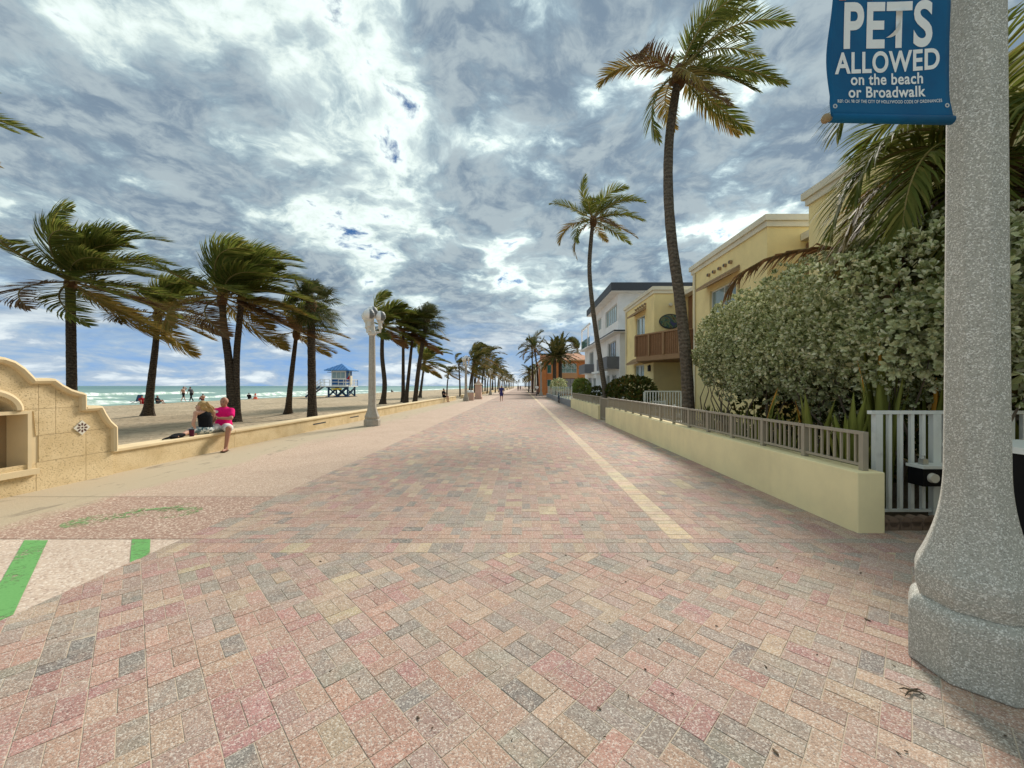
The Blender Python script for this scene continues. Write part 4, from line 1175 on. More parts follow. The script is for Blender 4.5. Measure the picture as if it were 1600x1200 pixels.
# ------------------------------------------------------------------ garden walls and railings
ZV = Vector((0, 0, 1))
def garden_wall(y0, y1, label):
    root = thing('garden_wall', label, 'wall', (3.8, y0, 0), 'yellow garden walls')
    mb = MB(); mb.box(XR, XR + .30, y0, y1, -.05, .66); o = mb.build('wall_body', M['yellow_wall'], root)
    bv = o.modifiers.new('bevel', 'BEVEL'); bv.width = .012; bv.segments = 2
    return root
garden_wall(4.24, 17.0, 'long low pale yellow garden wall with its square end by the white fence')
garden_wall(18.7, 29.0, 'farther low yellow garden wall beyond the railing gate')
def railing(y0, y1, label, bays, x=3.80, z0=.66, nb=8, gate=False):
    root = thing('railing', label, 'railing', (x, y0, z0), 'taupe railings on the yellow walls')
    step = (y1 - y0) / bays
    mp = MB(); mp.box(-.03, .03, -.03, .03, .003, .43); pm = mp.mesh('post', M['taupe'])
    mbal = MB(); mbal.box(-.011, .011, -.011, .011, .075, .395); bm_ = mbal.mesh('baluster', M['taupe'])
    mr = MB(); mr.box(-.024, .024, .032, step - .032, .396, .432); rm = mr.mesh('top_rail', M['taupe'])
    ml = MB(); ml.box(-.016, .016, .032, step - .032, .045, .075); lm = ml.mesh('bottom_rail', M['taupe'])
    def put(name, me, y):
        o = bpy.data.objects.new(name, me); COL.objects.link(o); o.parent = root; o.location = (0, y, 0)
    for i in range(bays + 1):
        put('post', pm, step * i)
        if i == bays: break
        put('top_rail', rm, step * i); put('bottom_rail', lm, step * i)
        for j in range(nb): put('baluster', bm_, step * i + step * (j + 1) / (nb + 1))
railing(4.34, 16.93, 'taupe metal railing along the top of the long yellow wall', 14)
railing(18.78, 28.9, 'taupe metal railing on the farther yellow wall', 9, nb=6)
root = thing('railing_gate', 'taupe metal picket gate between the two yellow walls', 'gate', (3.8, 17.85, 0))
for yy in (17.05, 18.65): mb = MB(); mb.box(3.76, 3.84, yy - .04, yy + .04, 0, 1.12); mb.build('gate_post', M['taupe'], root)
for zz in (.08, 1.0): mb = MB(); mb.box(3.785, 3.815, 17.1, 18.6, zz, zz + .045); mb.build('gate_rail', M['taupe'], root)
for i in range(12): mb = MB(); y = 17.2 + i * .118; mb.box(3.79, 3.81, y - .01, y + .01, .126, .998); mb.build('picket', M['taupe'], root)
# glass-topped grey wall
root = thing('glass_screen_wall', 'low grey wall topped with glass wind screens before the orange building', 'wall', (3.8, 29.6, 0))
mb = MB(); mb.box(3.68, 3.92, 29.5, 58, -.05, .5); mb.build('wall_body', M['greywall'], root)
def m_clear():
    m, t = mat_new('screen_glass'); out = t.n('ShaderNodeOutputMaterial')
    g = t.n('ShaderNodeBsdfGlossy'); g.inputs[0].default_value = (.8, .85, .85, 1); g.inputs[1].default_value = .05
    tr = t.n('ShaderNodeBsdfTransparent'); tr.inputs[0].default_value = (.80, .88, .86, 1)
    mx = t.n('ShaderNodeMixShader'); mx.inputs[0].default_value = .16; t.put(mx.inputs[1], tr.outputs[0]); t.put(mx.inputs[2], g.outputs[0]); t.put(out.inputs[0], mx.outputs[0])
    return m
M['clear'] = m_clear()
for i in range(15):
    y = 29.6 + i * 1.9
    mb = MB(); mb.box(3.77, 3.83, y - .03, y + .03, .502, 1.55); mb.build('screen_post', M['whitemetal'], root)
    if i < 14: mb = MB(); mb.box(3.795, 3.805, y + .04, y + 1.86, .54, 1.5); mb.build('glass_panel', M['clear'], root)

# garden soil behind the walls
sheet('garden_soil', 3.95, 9.0, 4.5, 29.0, .05, M['soil'])
sheet('patio_paving', 4.9, 9.0, 12.2, 20.6, .062, m_plain('patio', (.38, .33, .26), .9, .2))

# white fence behind the lamp post
def white_fence():
    Y = 4.66
    root = thing('white_fence', 'white metal picket fence behind the near lamp post', 'fence', (4.1, Y, 0))
    def bx(name, x0, x1, z0, z1, t=.02, m='whitemetal'):
        mb = MB(); mb.box(x0, x1, Y - t, Y + t, z0, z1); mb.build(name, M[m], root)
    bx('post', 4.20, 4.285, 0.05, 1.262, .03); bx('post', 4.885, 4.98, .05, 1.262, .03); bx('post', 6.4, 6.5, .05, 1.262, .03)
    bx('top_rail', 4.15, 7.6, 1.264, 1.305, .03)
    bx('bottom_rail', 4.29, 7.6, .10, .13, .014)
    x = 4.385
    while x < 7.5:
        if not any(abs(x - c) < .07 for c in (4.93, 6.45)): bx('picket', x - .02, x + .02, .132, 1.262, .018)
        x += .133
    bx('mid_rail', 5.0, 7.6, .88, .92, .016)
white_fence()
root = thing('latch_box', 'black latch box with round pale knob on the white fence', 'latch box', (4.8, 4.5, .6))
mb = MB(); mb.box(4.57, 5.05, 4.44, 4.62, .455, .655); mb.build('box_body', M['black'], root)
mb = MB(); mb.box(4.555, 5.06, 4.425, 4.63, .657, .69); mb.build('box_lid', M['whitemetal'], root)
mb = MB(); mb.tube([(4.665, 4.438, .555), (4.665, 4.40, .555)], [.056, .05], 18); mb.build('knob', M['tile'], root)
mb = MB(); mb.box(4.63, 4.69, 4.50, 4.56, .692, .755); mb.tube([(4.64, 4.53, .75), (4.645, 4.53, .79), (4.675, 4.53, .79), (4.68, 4.53, .75)], .008, 6); mb.build('padlock', M['steel'], root)
root = thing('trash_bin', 'black trash bin with pale lid half hidden right of the near lamp post', 'trash bin', (4.55, 3.45, 0))
mb = MB(); mb.tube_rings([[Vector((4.55 + sx * w, 3.5 + sy * w, z)) for sx, sy in ((-1, -1), (1, -1), (1, 1), (-1, 1))] for w, z in ((.27, 0), (.31, 1.02))]); mb.build('bin_body', M['black'], root)
mb = MB(); mb.box(4.22, 4.88, 3.17, 3.83, 1.022, 1.075); mb.build('bin_lid', M['whitemetal'], root)
for i in range(12):
    x = 4.0 + i * .125
    mb = MB(); mb.box(-.058, .058, -.045, .045, 0, .10); mb.tube([(0, -.045, .10), (0, .045, .10)], .057, 12)
    o = mb.build('edging_brick', M['brick_edge']); o.location = (x, 4.36 + rng.uniform(-.008, .008), rng.uniform(-.012, .0)); o.rotation_euler = (0, rng.gauss(0, .03), rng.gauss(0, .05))
    tag(o, 'scalloped brown edging brick in the short row below the white fence', 'edging brick', 'edging bricks below the white fence')

# ------------------------------------------------------------------ shrubs
def leaf_proto(name, mat, L=1.0, W=.48, fold=.10):
    mb = MB(); mb.v = [(0, 0, 0), (-W * .30, L * .35, fold), (W * .30, L * .35, fold), (-W * .5, L * .7, fold), (W * .5, L * .7, fold), (0, L * .42, 0), (0, L * .72, 0), (-W * .2, L * .95, fold * .5), (W * .2, L * .95, fold * .5), (0, L, 0)]
    mb.f = [(0, 5, 1), (0, 2, 5), (1, 5, 6, 3), (5, 2, 4, 6), (3, 6, 9, 7), (6, 4, 8, 9)]
    return mb
def leaves_mesh(name, mat, items, proto, root, k='stuff'):
    vs, fs = [], []
    for mt in items:
        n = len(vs)
        vs += [tuple(mt @ Vector(v)) for v in proto.v]; fs += [tuple(n + q for q in f) for f in proto.f]
    me = bpy.data.meshes.new(name); me.from_pydata(vs, [], fs); me.materials.append(mat); me.update()
    return kind(link(name, me, root), k)
def rosette(c, n, r, size, count, spread=.9):
    out = []; n = Vector(n).normalized()
    a = n.orthogonal().normalized(); b = n.cross(a)
    ph = r.uniform(0, 6.28)
    for i in range(count):
        th = ph + i * 2.4 + r.uniform(-.3, .3); t = r.uniform(.25, 1.0) * spread
        d = (n * (1.1 - .8 * t) + (a * math.cos(th) + b * math.sin(th)) * t + Vector((0, 0, .12))).normalized()
        up = (n - d * n.dot(d)); up = up.normalized() if up.length > .05 else a
        up = (up + Vector((r.gauss(0, .3), r.gauss(0, .3), r.gauss(0, .3))))
        x = d.cross(up).normalized(); z = x.cross(d)
        s = size * r.uniform(.75, 1.2)
        out.append(Matrix(((x.x * s, d.x * s, z.x * s, c.x), (x.y * s, d.y * s, z.y * s, c.y), (x.z * s, d.z * s, z.z * s, c.z), (0, 0, 0, 1))))
    return out
def silver_hedge():
    r = random.Random(21)
    root = thing('silver_shrub', 'huge silvery green leafy shrub overhanging the yellow wall railing', 'shrub', (5.5, 7.6, .05))
    proto = leaf_proto('leaf', None)
    items = []
    C = Vector((5.72, 7.4, 2.56)); ax = (1.28, 3.85, 1.30)
    n = 9800
    for i in range(n):
        deep = i > 6600
        e = 2.7
        if r.random() < .14:
            # rounded ends
            yy = r.uniform(.86, 1.0) * r.choice((-1, 1)); th = r.uniform(0, 2 * math.pi)
        else: yy = r.uniform(-.97, .97); th = r.uniform(0, 2 * math.pi)
        if -1.0 < th - 2 * math.pi * 0 < .8 and r.random() < .6: th += math.pi
        sc = max(.05, 1 - abs(yy) ** e) ** (1 / e)
        if abs(yy) > .86: sc *= r.random() ** .5
        k = (abs(math.cos(th)) ** e + abs(math.sin(th)) ** e) ** (-1 / e) * sc
        q = Vector((math.cos(th) * k * ax[0], yy * ax[1], math.sin(th) * k * ax[2]))
        nr = Vector((q.x / ax[0] ** 2, (yy ** 3) * .9, q.z / ax[2] ** 2)).normalized()
        lump = noise.noise((q.x * 1.1, q.y * 1.1, q.z * 1.1)) * .34 + noise.noise((q.x * 2.8 + 9, q.y * 2.8, q.z * 2.8)) * .20
        # the underside is ragged and open toward the near end
        if q.z < -.85 and r.random() < .35: continue
        c = C + q + nr * (lump - (abs(r.gauss(0, .05)) if not deep else r.uniform(.08, .5)))
        if c.z < 1.40 - .3 * max(0, (c.y - 8) / 3) and c.y < 6.6 and r.random() < .7: continue
        nn = (nr + Vector((r.gauss(0, .35), r.gauss(0, .35), r.gauss(0, .35) + .25))).normalized()
        items += rosette(c, nn, r, .078 * r.uniform(.75, 1.2), 7)
    for i in range(2600):      # leafy inside
        d = Vector((r.gauss(0, 1), r.gauss(0, 1), r.gauss(0, 1))).normalized() * r.uniform(.35, .80)
        c = C + Vector((d.x * ax[0], r.uniform(-.9, .9) * ax[1], d.z * ax[2])); items += rosette(c, d, r, .13, 5)
    def rank(m):
        p = m.translation
        if p.y < 3: return 9e9
        px = VX + F * p.x / p.y
        if not (1120 < px < 1468): return 9e9
        return p.length
    items.sort(key=rank)
    near = items[:300]; restl = items[300:]
    pm = proto.mesh('leaf', M['hedge'])
    fol = leaves_mesh('foliage', M['hedge'], restl, proto, root)
    for m in near:
        o = bpy.data.objects.new('leaf', pm); COL.objects.link(o); o.parent = root
        o.matrix_world = m; o.matrix_parent_inverse = Matrix.Translation(-Vector(root.location)); o.matrix_basis = m
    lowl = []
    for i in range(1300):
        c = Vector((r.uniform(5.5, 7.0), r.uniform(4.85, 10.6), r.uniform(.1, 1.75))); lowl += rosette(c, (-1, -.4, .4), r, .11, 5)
    leaves_mesh('shade_backing_leaves', M['bush'], lowl, proto, root)  # darker leaves added as a backing, standing in for shade under the shrub
    for i in range(26):
        y = 4.7 + i * .26 + r.uniform(-.1, .1); x = 5.2 + r.uniform(-.3, .6)
        p = Vector((x, y, 0)); pts = [p]
        for k in range(6):
            p = p + Vector((r.uniform(-.22, .16), r.uniform(-.22, .22), r.uniform(.25, .42))); pts.append(p)
        mb = MB(); mb.tube(pts, [.030, .026, .022, .017, .013, .009, .005], 5); mb.build('stem', M['twig'], root)
silver_hedge()
def shrub(label, c, ax, n, size, mat, seed, name='green_shrub', group=None):
    r = random.Random(seed); c = Vector(c)
    root = thing(name, label, 'shrub', (c.x, c.y, .02), group)
    items = []
    for i in range(n):
        d = Vector((r.gauss(0, 1), r.gauss(0, 1), r.gauss(0, 1))).normalized(); e = 2.6
        k = (abs(d.x) ** e + abs(d.y) ** e + abs(d.z) ** e) ** (-1 / e)
        q = Vector((d.x * k * ax[0], d.y * k * ax[1], d.z * k * ax[2])) * (1 + noise.noise(d * 2.5 + c) * .18) * (1 - (abs(r.gauss(0, .07)) if i < n * .7 else r.uniform(.1, .4)))
        items += rosette(c + q, d + Vector((0, 0, .3)), r, size, 5)
    leaves_mesh('foliage', mat, items, leaf_proto('leaf', None), root)
    mb = MB()
    for k in range(5):
        a = k * 1.26; mb = MB(); mb.tube([(c.x + .1 * math.cos(a), c.y + .1 * math.sin(a), 0), (c.x + ax[0] * .4 * math.cos(a), c.y + ax[1] * .4 * math.sin(a), c.z), (c.x + ax[0] * .6 * math.cos(a), c.y + ax[1] * .6 * math.sin(a), c.z + ax[2] * .5)], [.03, .02, .008], 5); mb.build('stem', M['twig'], root)
shrub('dark green clipped hedge with reddish tips behind the railing by the yellow building', (5.3, 19.2, 1.15), (.75, 2.9, .85), 900, .17, M['bush'], 5, 'hedge')
shrub('light green ball shrub behind the farther yellow wall', (4.75, 31.0, 1.45), (.66, .85, .70), 900, .13, M['bush_light'], 6)
shrub('grey green mound shrub below the date palms', (4.75, 50.0, 1.75), (.9, 1.6, .7), 300, .22, M['hedge'], 7)
shrub('dark low shrub at the foot of the white building', (6.4, 33.0, 1.0), (.6, 1.2, .5), 260, .16, M['bush'], 8)

def strap_plant(x, y, n, h, seed, label, orange=0, spread=.3):
    r = random.Random(seed)
    root = thing('strap_leaf_plant', label, 'plant', (x, y, .05), 'strap leaved plants along the railing')
    for i in range(n):
        az = r.uniform(0, 6.28); ln = h * r.uniform(.7, 1.15); w = r.uniform(.05, .085)
        dx, dy = math.cos(az) * spread * r.uniform(.2, 1), math.sin(az) * spread * r.uniform(.2, 1)
        o = Vector((x + math.cos(az) * .07, y + math.sin(az) * .07, .05)); fa = az + math.pi / 2 + r.gauss(0, .4)
        wd = Vector((math.cos(fa), math.sin(fa), 0)); rows = []
        for k in range(8):
            t = k / 7; ww = w * (.55 + .9 * t * (1 - t) * 2) * (1 - t ** 4) + .002
            c = o + Vector((dx * t * t, dy * t * t, ln * (t - .10 * t * t)))
            n_ = wd.cross(Vector((dx, dy, 1)).normalized()) * ww * .35
            rows.append([c - wd * ww, c + n_, c + wd * ww, c + n_ * .6])
        mb = MB(); mb.tube_rings(rows); mb.build('leaf', M['snake_orange' if i < orange else 'snake'], root, smooth=True)
pl = [(4.25, 4.95, 7, 1.15, 'strap leaved plant with one broad pointed leaf beside the white fence post', 0), (4.22, 5.5, 6, 1.1, 'strap leaved plant with a bright orange leaf just behind the railing end', 2), (4.3, 6.1, 6, .95, 'strap leaved plant low behind the railing, right of the middle posts', 0), (4.25, 6.8, 7, 1.15, 'strap leaved plant with yellowing upright leaves under the silver shrub', 1), (4.35, 7.7, 7, 1.0, 'strap leaved plant under the middle of the silver shrub', 0), (4.3, 8.8, 6, .85, 'strap leaved plant under the far half of the silver shrub', 0), (4.9, 5.3, 8, 1.75, 'tall strap leaved plant with orange leaves rising above the white fence', 2), (5.45, 5.15, 7, 1.7, 'tall strap leaved plant behind the white fence beside the lamp post', 1), (4.62, 5.0, 6, 1.35, 'strap leaved plant showing through the white fence pickets', 0), (6.6, 5.1, 7, 1.4, 'strap leaved plant right of the near lamp post', 0)]
for i, (x, y, n, h, lb, og) in enumerate(pl): strap_plant(x - (.1 if x < 4.4 else 0), y, n + 2, h * 1.3, 300 + i, lb, og)
for i, (x, y, lb) in enumerate(((5.3, 11.2, 'spiky reddish plant at the foot of the tall curving palm'), (6.2, 12.0, 'spiky reddish plant against the yellow building wall'))):
    r = random.Random(70 + i); root = thing('spiky_plant', lb, 'plant', (x, y, .05), 'spiky plants by the yellow building')
    for k in range(26):
        az = r.uniform(0, 6.28); el = r.uniform(.4, 1.4); ln = r.uniform(.5, .75); d = Vector((math.cos(az) * math.cos(el), math.sin(az) * math.cos(el), math.sin(el))); s = d.cross(ZV).normalized() * .03
        o = Vector((x, y, .45)); mb = MB(); mb.v = [tuple(o - s * .6), tuple(o + s * .6), tuple(o + d * ln * .6 + s), tuple(o + d * ln * .6 - s), tuple(o + d * ln - Vector((0, 0, .08)))]; mb.f = [(0, 1, 2, 3), (3, 2, 4)]; mb.build('leaf', M['bush'], root, fix=False)
    mb = MB(); mb.lathe([(.14, .0), (.2, .28), (.22, .42), (.2, .44)], (x, y, .06), 12); mb.build('pot', M['rooftile'], root)

# ------------------------------------------------------------------ buildings
def facade(mb, O, u, n, W, Hh, holes=(), depth=.14):
    """flat wall with real openings; holes = (a0, a1, b0, b1) in wall coordinates"""
    O, u, n = Vector(O), Vector(u), Vector(n)
    us = sorted({0, W, *[h[0] for h in holes], *[h[1] for h in holes]}); vs = sorted({0, Hh, *[h[2] for h in holes], *[h[3] for h in holes]})
    def pt(a, b, dd=0): return O + u * a + ZV * b - n * dd
    for a0, a1 in zip(us, us[1:]):
        for b0, b1 in zip(vs, vs[1:]):
            m = ((a0 + a1) / 2, (b0 + b1) / 2)
            if any(h[0] < m[0] < h[1] and h[2] < m[1] < h[3] for h in holes): continue
            mb.quad(pt(a0, b0), pt(a1, b0), pt(a1, b1), pt(a0, b1))
    for h in holes:
        c = [(h[0], h[2]), (h[1], h[2]), (h[1], h[3]), (h[0], h[3])]
        for p, q in zip(c, c[1:] + c[:1]): mb.quad(pt(*p), pt(*q), pt(*q, depth), pt(*p, depth))
def window(root, O, u, n, h, panes=2, fr='whitemetal', gl='glass_pale', depth=.14, rows=1, fw=.05, name='window'):
    O, u, n = Vector(O), Vector(u), Vector(n)
    def pt(a, b, dd): return O + u * a + ZV * b - n * dd
    mb = MB(); a0, a1, b0, b1 = h
    def bar(a, b, c, d): mb.prism([pt(a, c, depth), pt(b, c, depth), pt(b, d, depth), pt(a, d, depth)], n * .05)
    bar(a0, a0 + fw, b0, b1); bar(a1 - fw, a1, b0, b1); bar(a0 + fw, a1 - fw, b0, b0 + fw); bar(a0 + fw, a1 - fw, b1 - fw, b1)
    for i in range(1, panes): x = a0 + (a1 - a0) * i / panes; bar(x - fw / 2, x + fw / 2, b0 + fw, b1 - fw)
    for j in range(1, rows): z = b0 + (b1 - b0) * j / rows; bar(a0 + fw, a1 - fw, z - fw / 3, z + fw / 3)
    w = mb.build(name, M[fr], root)
    for i in range(panes):
        p0 = a0 + (a1 - a0) * i / panes; p1 = a0 + (a1 - a0) * (i + 1) / panes
        mg = MB(); mg.quad(pt(p0 + .01, b0, depth - .012), pt(p1 - .01, b0, depth - .012), pt(p1 - .01, b1, depth - .012), pt(p0 + .01, b1, depth - .012)); mg.build('pane', M[gl], w)
def hood(root, y0, y1, x, z, d=.45):
    """small tiled hood over a window in a wall facing -X"""
    mb = MB(); n = 9
    mb.prism([Vector((x, y0 - .15, z)), Vector((x - d, y0 - .15, z - .20)), Vector((x - d, y0 - .15, z - .14)), Vector((x, y0 - .15, z + .16))], (0, y1 - y0 + .3, 0))
    h = mb.build('window_hood', M['rooftile'], root)
    for i in range(n):
        y = y0 - .1 + (y1 - y0 + .2) * i / (n - 1); mb = MB(); mb.tube([(x - d - .01, y, z - .135), (x, y, z + .165)], .045, 7); mb.build('hood_tile', M['rooftile'], h)
def vents(root, ys, x, z):
    for y in ys: mb = MB(); mb.tube([(x + .02, y, z), (x - .10, y, z)], .07, 10); mb.build('clay_spout', M['rooftile'], root); mb = MB(); mb.tube([(x - .101, y, z), (x - .104, y, z)], .05, 10); mb.build('spout_mouth', M['dark'], root)
def parapet(root, x0, x1, y0, y1, z):
    mb = MB(); mb.box(x0 - .06, x1, y0 - .06, y1 + .06, z, z + .17); mb.build('parapet_band', M['cream'], root)
    mb = MB(); mb.box(x0 - .13, x1, y0 - .13, y1 + .13, z + .172, z + .36); mb.build('parapet_cap', M['cream'], root)
XN, YN, UY, UX = Vector((-1, 0, 0)), Vector((0, -1, 0)), Vector((0, 1, 0)), Vector((1, 0, 0))
def yellow_building():
    root = thing('yellow_building', 'two-storey pale yellow stucco building with brown balcony and stepped parapets', 'building', (10, 14, 0))
    # block C (with balcony)
    wl, wu = (1.6, 3.5, 1.75, 2.85), (1.6, 3.4, 4.45, 5.75)
    mb = MB(); facade(mb, (7.06, 20.9, 0), UY, XN, 5.7, 3.5, [wl]); facade(mb, (7.1, 20.9, 3.5), UY, XN, 5.7, 3.05, [(wu[0], wu[1], wu[2] - 3.5, wu[3] - 3.5)])
    mb.quad((7.06, 20.9, 3.5), (7.1, 20.9, 3.5), (7.1, 26.6, 3.5), (7.06, 26.6, 3.5))
    facade(mb, (7.06, 20.9, 0), UX, YN, 6.94, 3.5); facade(mb, (7.1, 20.902, 3.5), UX, YN, 6.9, 3.05)
    mb.quad((7.06, 26.6, 0), (14, 26.6, 0), (14, 26.6, 6.55), (7.06, 26.6, 6.55)); mb.quad((14, 20.9, 0), (14, 26.6, 0), (14, 26.6, 6.55), (14, 20.9, 6.55))
    mb.quad((7.1, 20.9, 6.5), (14, 20.9, 6.5), (14, 26.6, 6.5), (7.1, 26.6, 6.5))
    mb.build('wall', M['yellow'], root)
    window(root, (7.06, 20.9, 0), UY, XN, wl); window(root, (7.1, 20.9, 0), UY, XN, wu)
    hood(root, 22.4, 24.5, 7.06, 3.08); hood(root, 22.4, 24.4, 7.1, 6.0)
    vents(root, [22.3, 22.75, 23.2, 23.65, 24.1], 7.1, 6.28)
    parapet(root, 7.1, 14, 20.9, 26.6, 6.55)
    mb = MB(); mb.tube([(7.95, 20.9, 5.95), (7.95, 20.78, 5.95)], .09, 12); mb.build('spot_lamp', M['cream'], root)
    mb = MB(); cx, cz = 7.95, 5.05
    mb.prism([Vector((cx + .60 * math.cos(2 * math.pi * i / 32), 20.895, cz + .40 * math.sin(2 * math.pi * i / 32))) for i in range(32)], (0, -.05, 0)); ov = mb.build('oval_frame', M['dark'], root)
    mb = MB(); mb.prism([Vector((cx + .55 * math.cos(2 * math.pi * i / 32), 20.843, cz + .35 * math.sin(2 * math.pi * i / 32))) for i in range(32)], (0, -.012, 0)); mb.build('oval_picture', M['mosaic'], ov)
    # balcony, splayed
    P1, P2 = Vector((5.84, 20.0, 0)), Vector((7.15, 17.6, 0)); P3 = Vector((9.0, 17.8, 0)); P0 = Vector((7.06, 22.4, 0)); P4 = Vector((9.0, 20.9, 0)); P5 = Vector((7.06, 20.9, 0))
    P1 = Vector((5.90, 20.1, 0)); 
    mb = MB(); mb.prism([p + ZV * 2.86 for p in (P1, P2, P3, P4, P5, P0)], (0, 0, .24)); bal = mb.build('balcony', M['brown2'], root)
    edges = [(P0, P1), (P1, P2), (P2, P3)]
    for a, b in edges:
        L = (b - a).length; d = (b - a).normalized()
        mb = MB(); mb.beam(a + ZV * 4.17, b + ZV * 4.17, .12, .07); mb.build('balcony_rail', M['brown2'], bal)
        nb = int(L / .11)
        for i in range(nb):
            p = a + d * (.06 + i * .11)
            mb = MB(); mb.beam(p + ZV * 3.102, p + ZV * 4.13, .085, .025, up=d.cross(ZV)); mb.build('balcony_slat', M['brown'], bal)
        npst = max(2, round(L / .95) + 1)
        for i in range(npst):
            p = a + d * (L * i / (npst - 1)); o = d.cross(ZV).normalized() * .05
            mb = MB(); mb.beam(p + o + ZV * 3.1, p + o + ZV * 4.15, .09, .07, up=d.cross(ZV)); mb.build('balcony_post', M['brown2'], bal)
    mb = MB(); mb.beam(P2 + Vector((.15, .2, 2.84)), Vector((8.2, 18.6, 1.7)), .14, .18); mb.build('balcony_brace', M['brown2'], root)
    # recess between C and A
    mb = MB(); mb.quad((9.0, 17.8, 0), (9.0, 20.9, 0), (9.0, 20.9, 6.4), (9.0, 17.8, 6.4)); mb.quad((9, 17.8, 6.4), (9, 20.9, 6.4), (14, 20.9, 6.4), (14, 17.8, 6.4)); mb.build('recess_wall', M['yellow'], root)
    mb = MB(); mb.box(8.9, 8.99, 17.85, 20.85, 3.1, 6.35); mb.build('timber_panel', M['brown'], root)
    mb = MB(); mb.box(8.5, 9.2, 17.82, 20.88, 6.352, 6.55); mb.build('recess_cap', M['cream'], root)
    # block A
    wa = (1.8, 3.8, 4.35, 5.5)
    mb = MB(); facade(mb, (7.8, 12.4, 0), UY, XN, 5.4, 6.65, [wa]); facade(mb, (7.8, 12.4, 0), UX, YN, 6.2, 6.65); facade(mb, (7.8, 17.8, 0), UX, UY, 6.2, 6.65)
    mb.quad((7.8, 12.4, 6.6), (14, 12.4, 6.6), (14, 17.8, 6.6), (7.8, 17.8, 6.6)); mb.build('wall', M['yellow'], root)
    window(root, (7.8, 12.4, 0), UY, XN, wa)
    hood(root, 14.1, 16.3, 7.8, 5.75); vents(root, [14.5, 14.9, 15.3, 15.75, 16.2], 7.8, 6.2)
    parapet(root, 7.8, 14, 12.4, 17.8, 6.65)
    # recess between A and B
    mb = MB(); mb.quad((9.1, 10.6, 0), (9.1, 12.4, 0), (9.1, 12.4, 6.2), (9.1, 10.6, 6.2)); mb.quad((9.1, 10.6, 6.2), (9.1, 12.4, 6.2), (14, 12.4, 6.2), (14, 10.6, 6.2)); mb.build('recess_wall', M['yellow'], root)
    mb = MB(); mb.box(9.0, 9.09, 10.65, 12.35, 3.1, 6.1); mb.build('timber_panel', M['brown'], root)
    mb = MB(); mb.box(8.85, 9.3, 10.62, 12.38, 6.202, 6.42); mb.build('recess_cap', M['cream'], root)
    # block B
    wb = (6.0, 8.0, 4.4, 5.5)
    mb = MB(); facade(mb, (7.8, -2, 0), UY, XN, 12.6, 6.5, [wb]); facade(mb, (7.8, 10.6, 0), UX, UY, 6.2, 6.5); facade(mb, (7.8, -2, 0), UX, YN, 6.2, 6.5)
    mb.quad((7.8, -2, 6.45), (14, -2, 6.45), (14, 10.6, 6.45), (7.8, 10.6, 6.45)); mb.build('wall', M['yellow'], root)
    window(root, (7.8, -2, 0), UY, XN, wb)
    parapet(root, 7.8, 14, -2, 10.6, 6.5)
    for x, y, z1 in ((7.76, 17.5, 6.6), (7.06, 26.3, 6.5)): mb = MB(); mb.tube([(x - .02, y, .1), (x - .02, y, z1)], .045, 8); mb.build('downpipe', M['cream'], root)
    for x, y, z in ((7.72, 13.2, 2.5), (7.0, 21.4, 2.4)): mb = MB(); mb.box(x - .08, x + .06, y - .07, y + .07, z, z + .28); mb.lathe([(.12, z + .282), (.02, z + .36)], (x, y, 0), 8); mb.build('wall_lantern', M['dark'], root)
yellow_building()
root = thing('patio_railing', 'cream patio railing in front of the yellow building recess', 'railing', (5.5, 15.4, 0))
for (a, b) in (((4.85, 15.4), (6.3, 15.4)),):
    for zz in (.35, 1.36): mb = MB(); mb.box(a[0], b[0], a[1] - .02, a[1] + .02, zz, zz + .05); mb.build('rail', M['whitemetal'], root)
    for i in range(14):
        x = a[0] + (b[0] - a[0]) * i / 13; w = .04 if i in (0, 13) else .016
        mb = MB(); mb.box(x - w, x + w, a[1] - .018, a[1] + .018, .06 if i in (0, 13) else .402, 1.358); mb.build('picket', M['whitemetal'], root)
def patio_chair(x, y, rz, label):
    root = thing('patio_chair', label, 'chair', (x, y, .062), 'white patio chairs')
    def bx(name, *a): mb = MB(); mb.box(*a); o = mb.build(name, M['whitemetal']); o.parent = root
    for sx in (-.24, .24):
        for sy in (-.22, .22): bx('leg', sx - .025, sx + .025, sy - .025, sy + .025, 0, .42 if sy < 0 else .95)
    bx('seat', -.27, .27, -.25, .25, .422, .46)
    for k in range(4): bx('back_slat', -.22, .22, .205, .235, .52 + k * .11, .59 + k * .11)
    for sx in (-.27, .27): bx('arm', sx - .03, sx + .03, -.25, .2, .64, .67)
    root.rotation_euler = (0, 0, rz)
patio_chair(5.75, 16.4, 2.9, 'white slatted patio chair behind the cream patio railing')
patio_chair(4.9, 11.9, 1.2, 'white slatted patio chair behind the railing left of the tall palm')

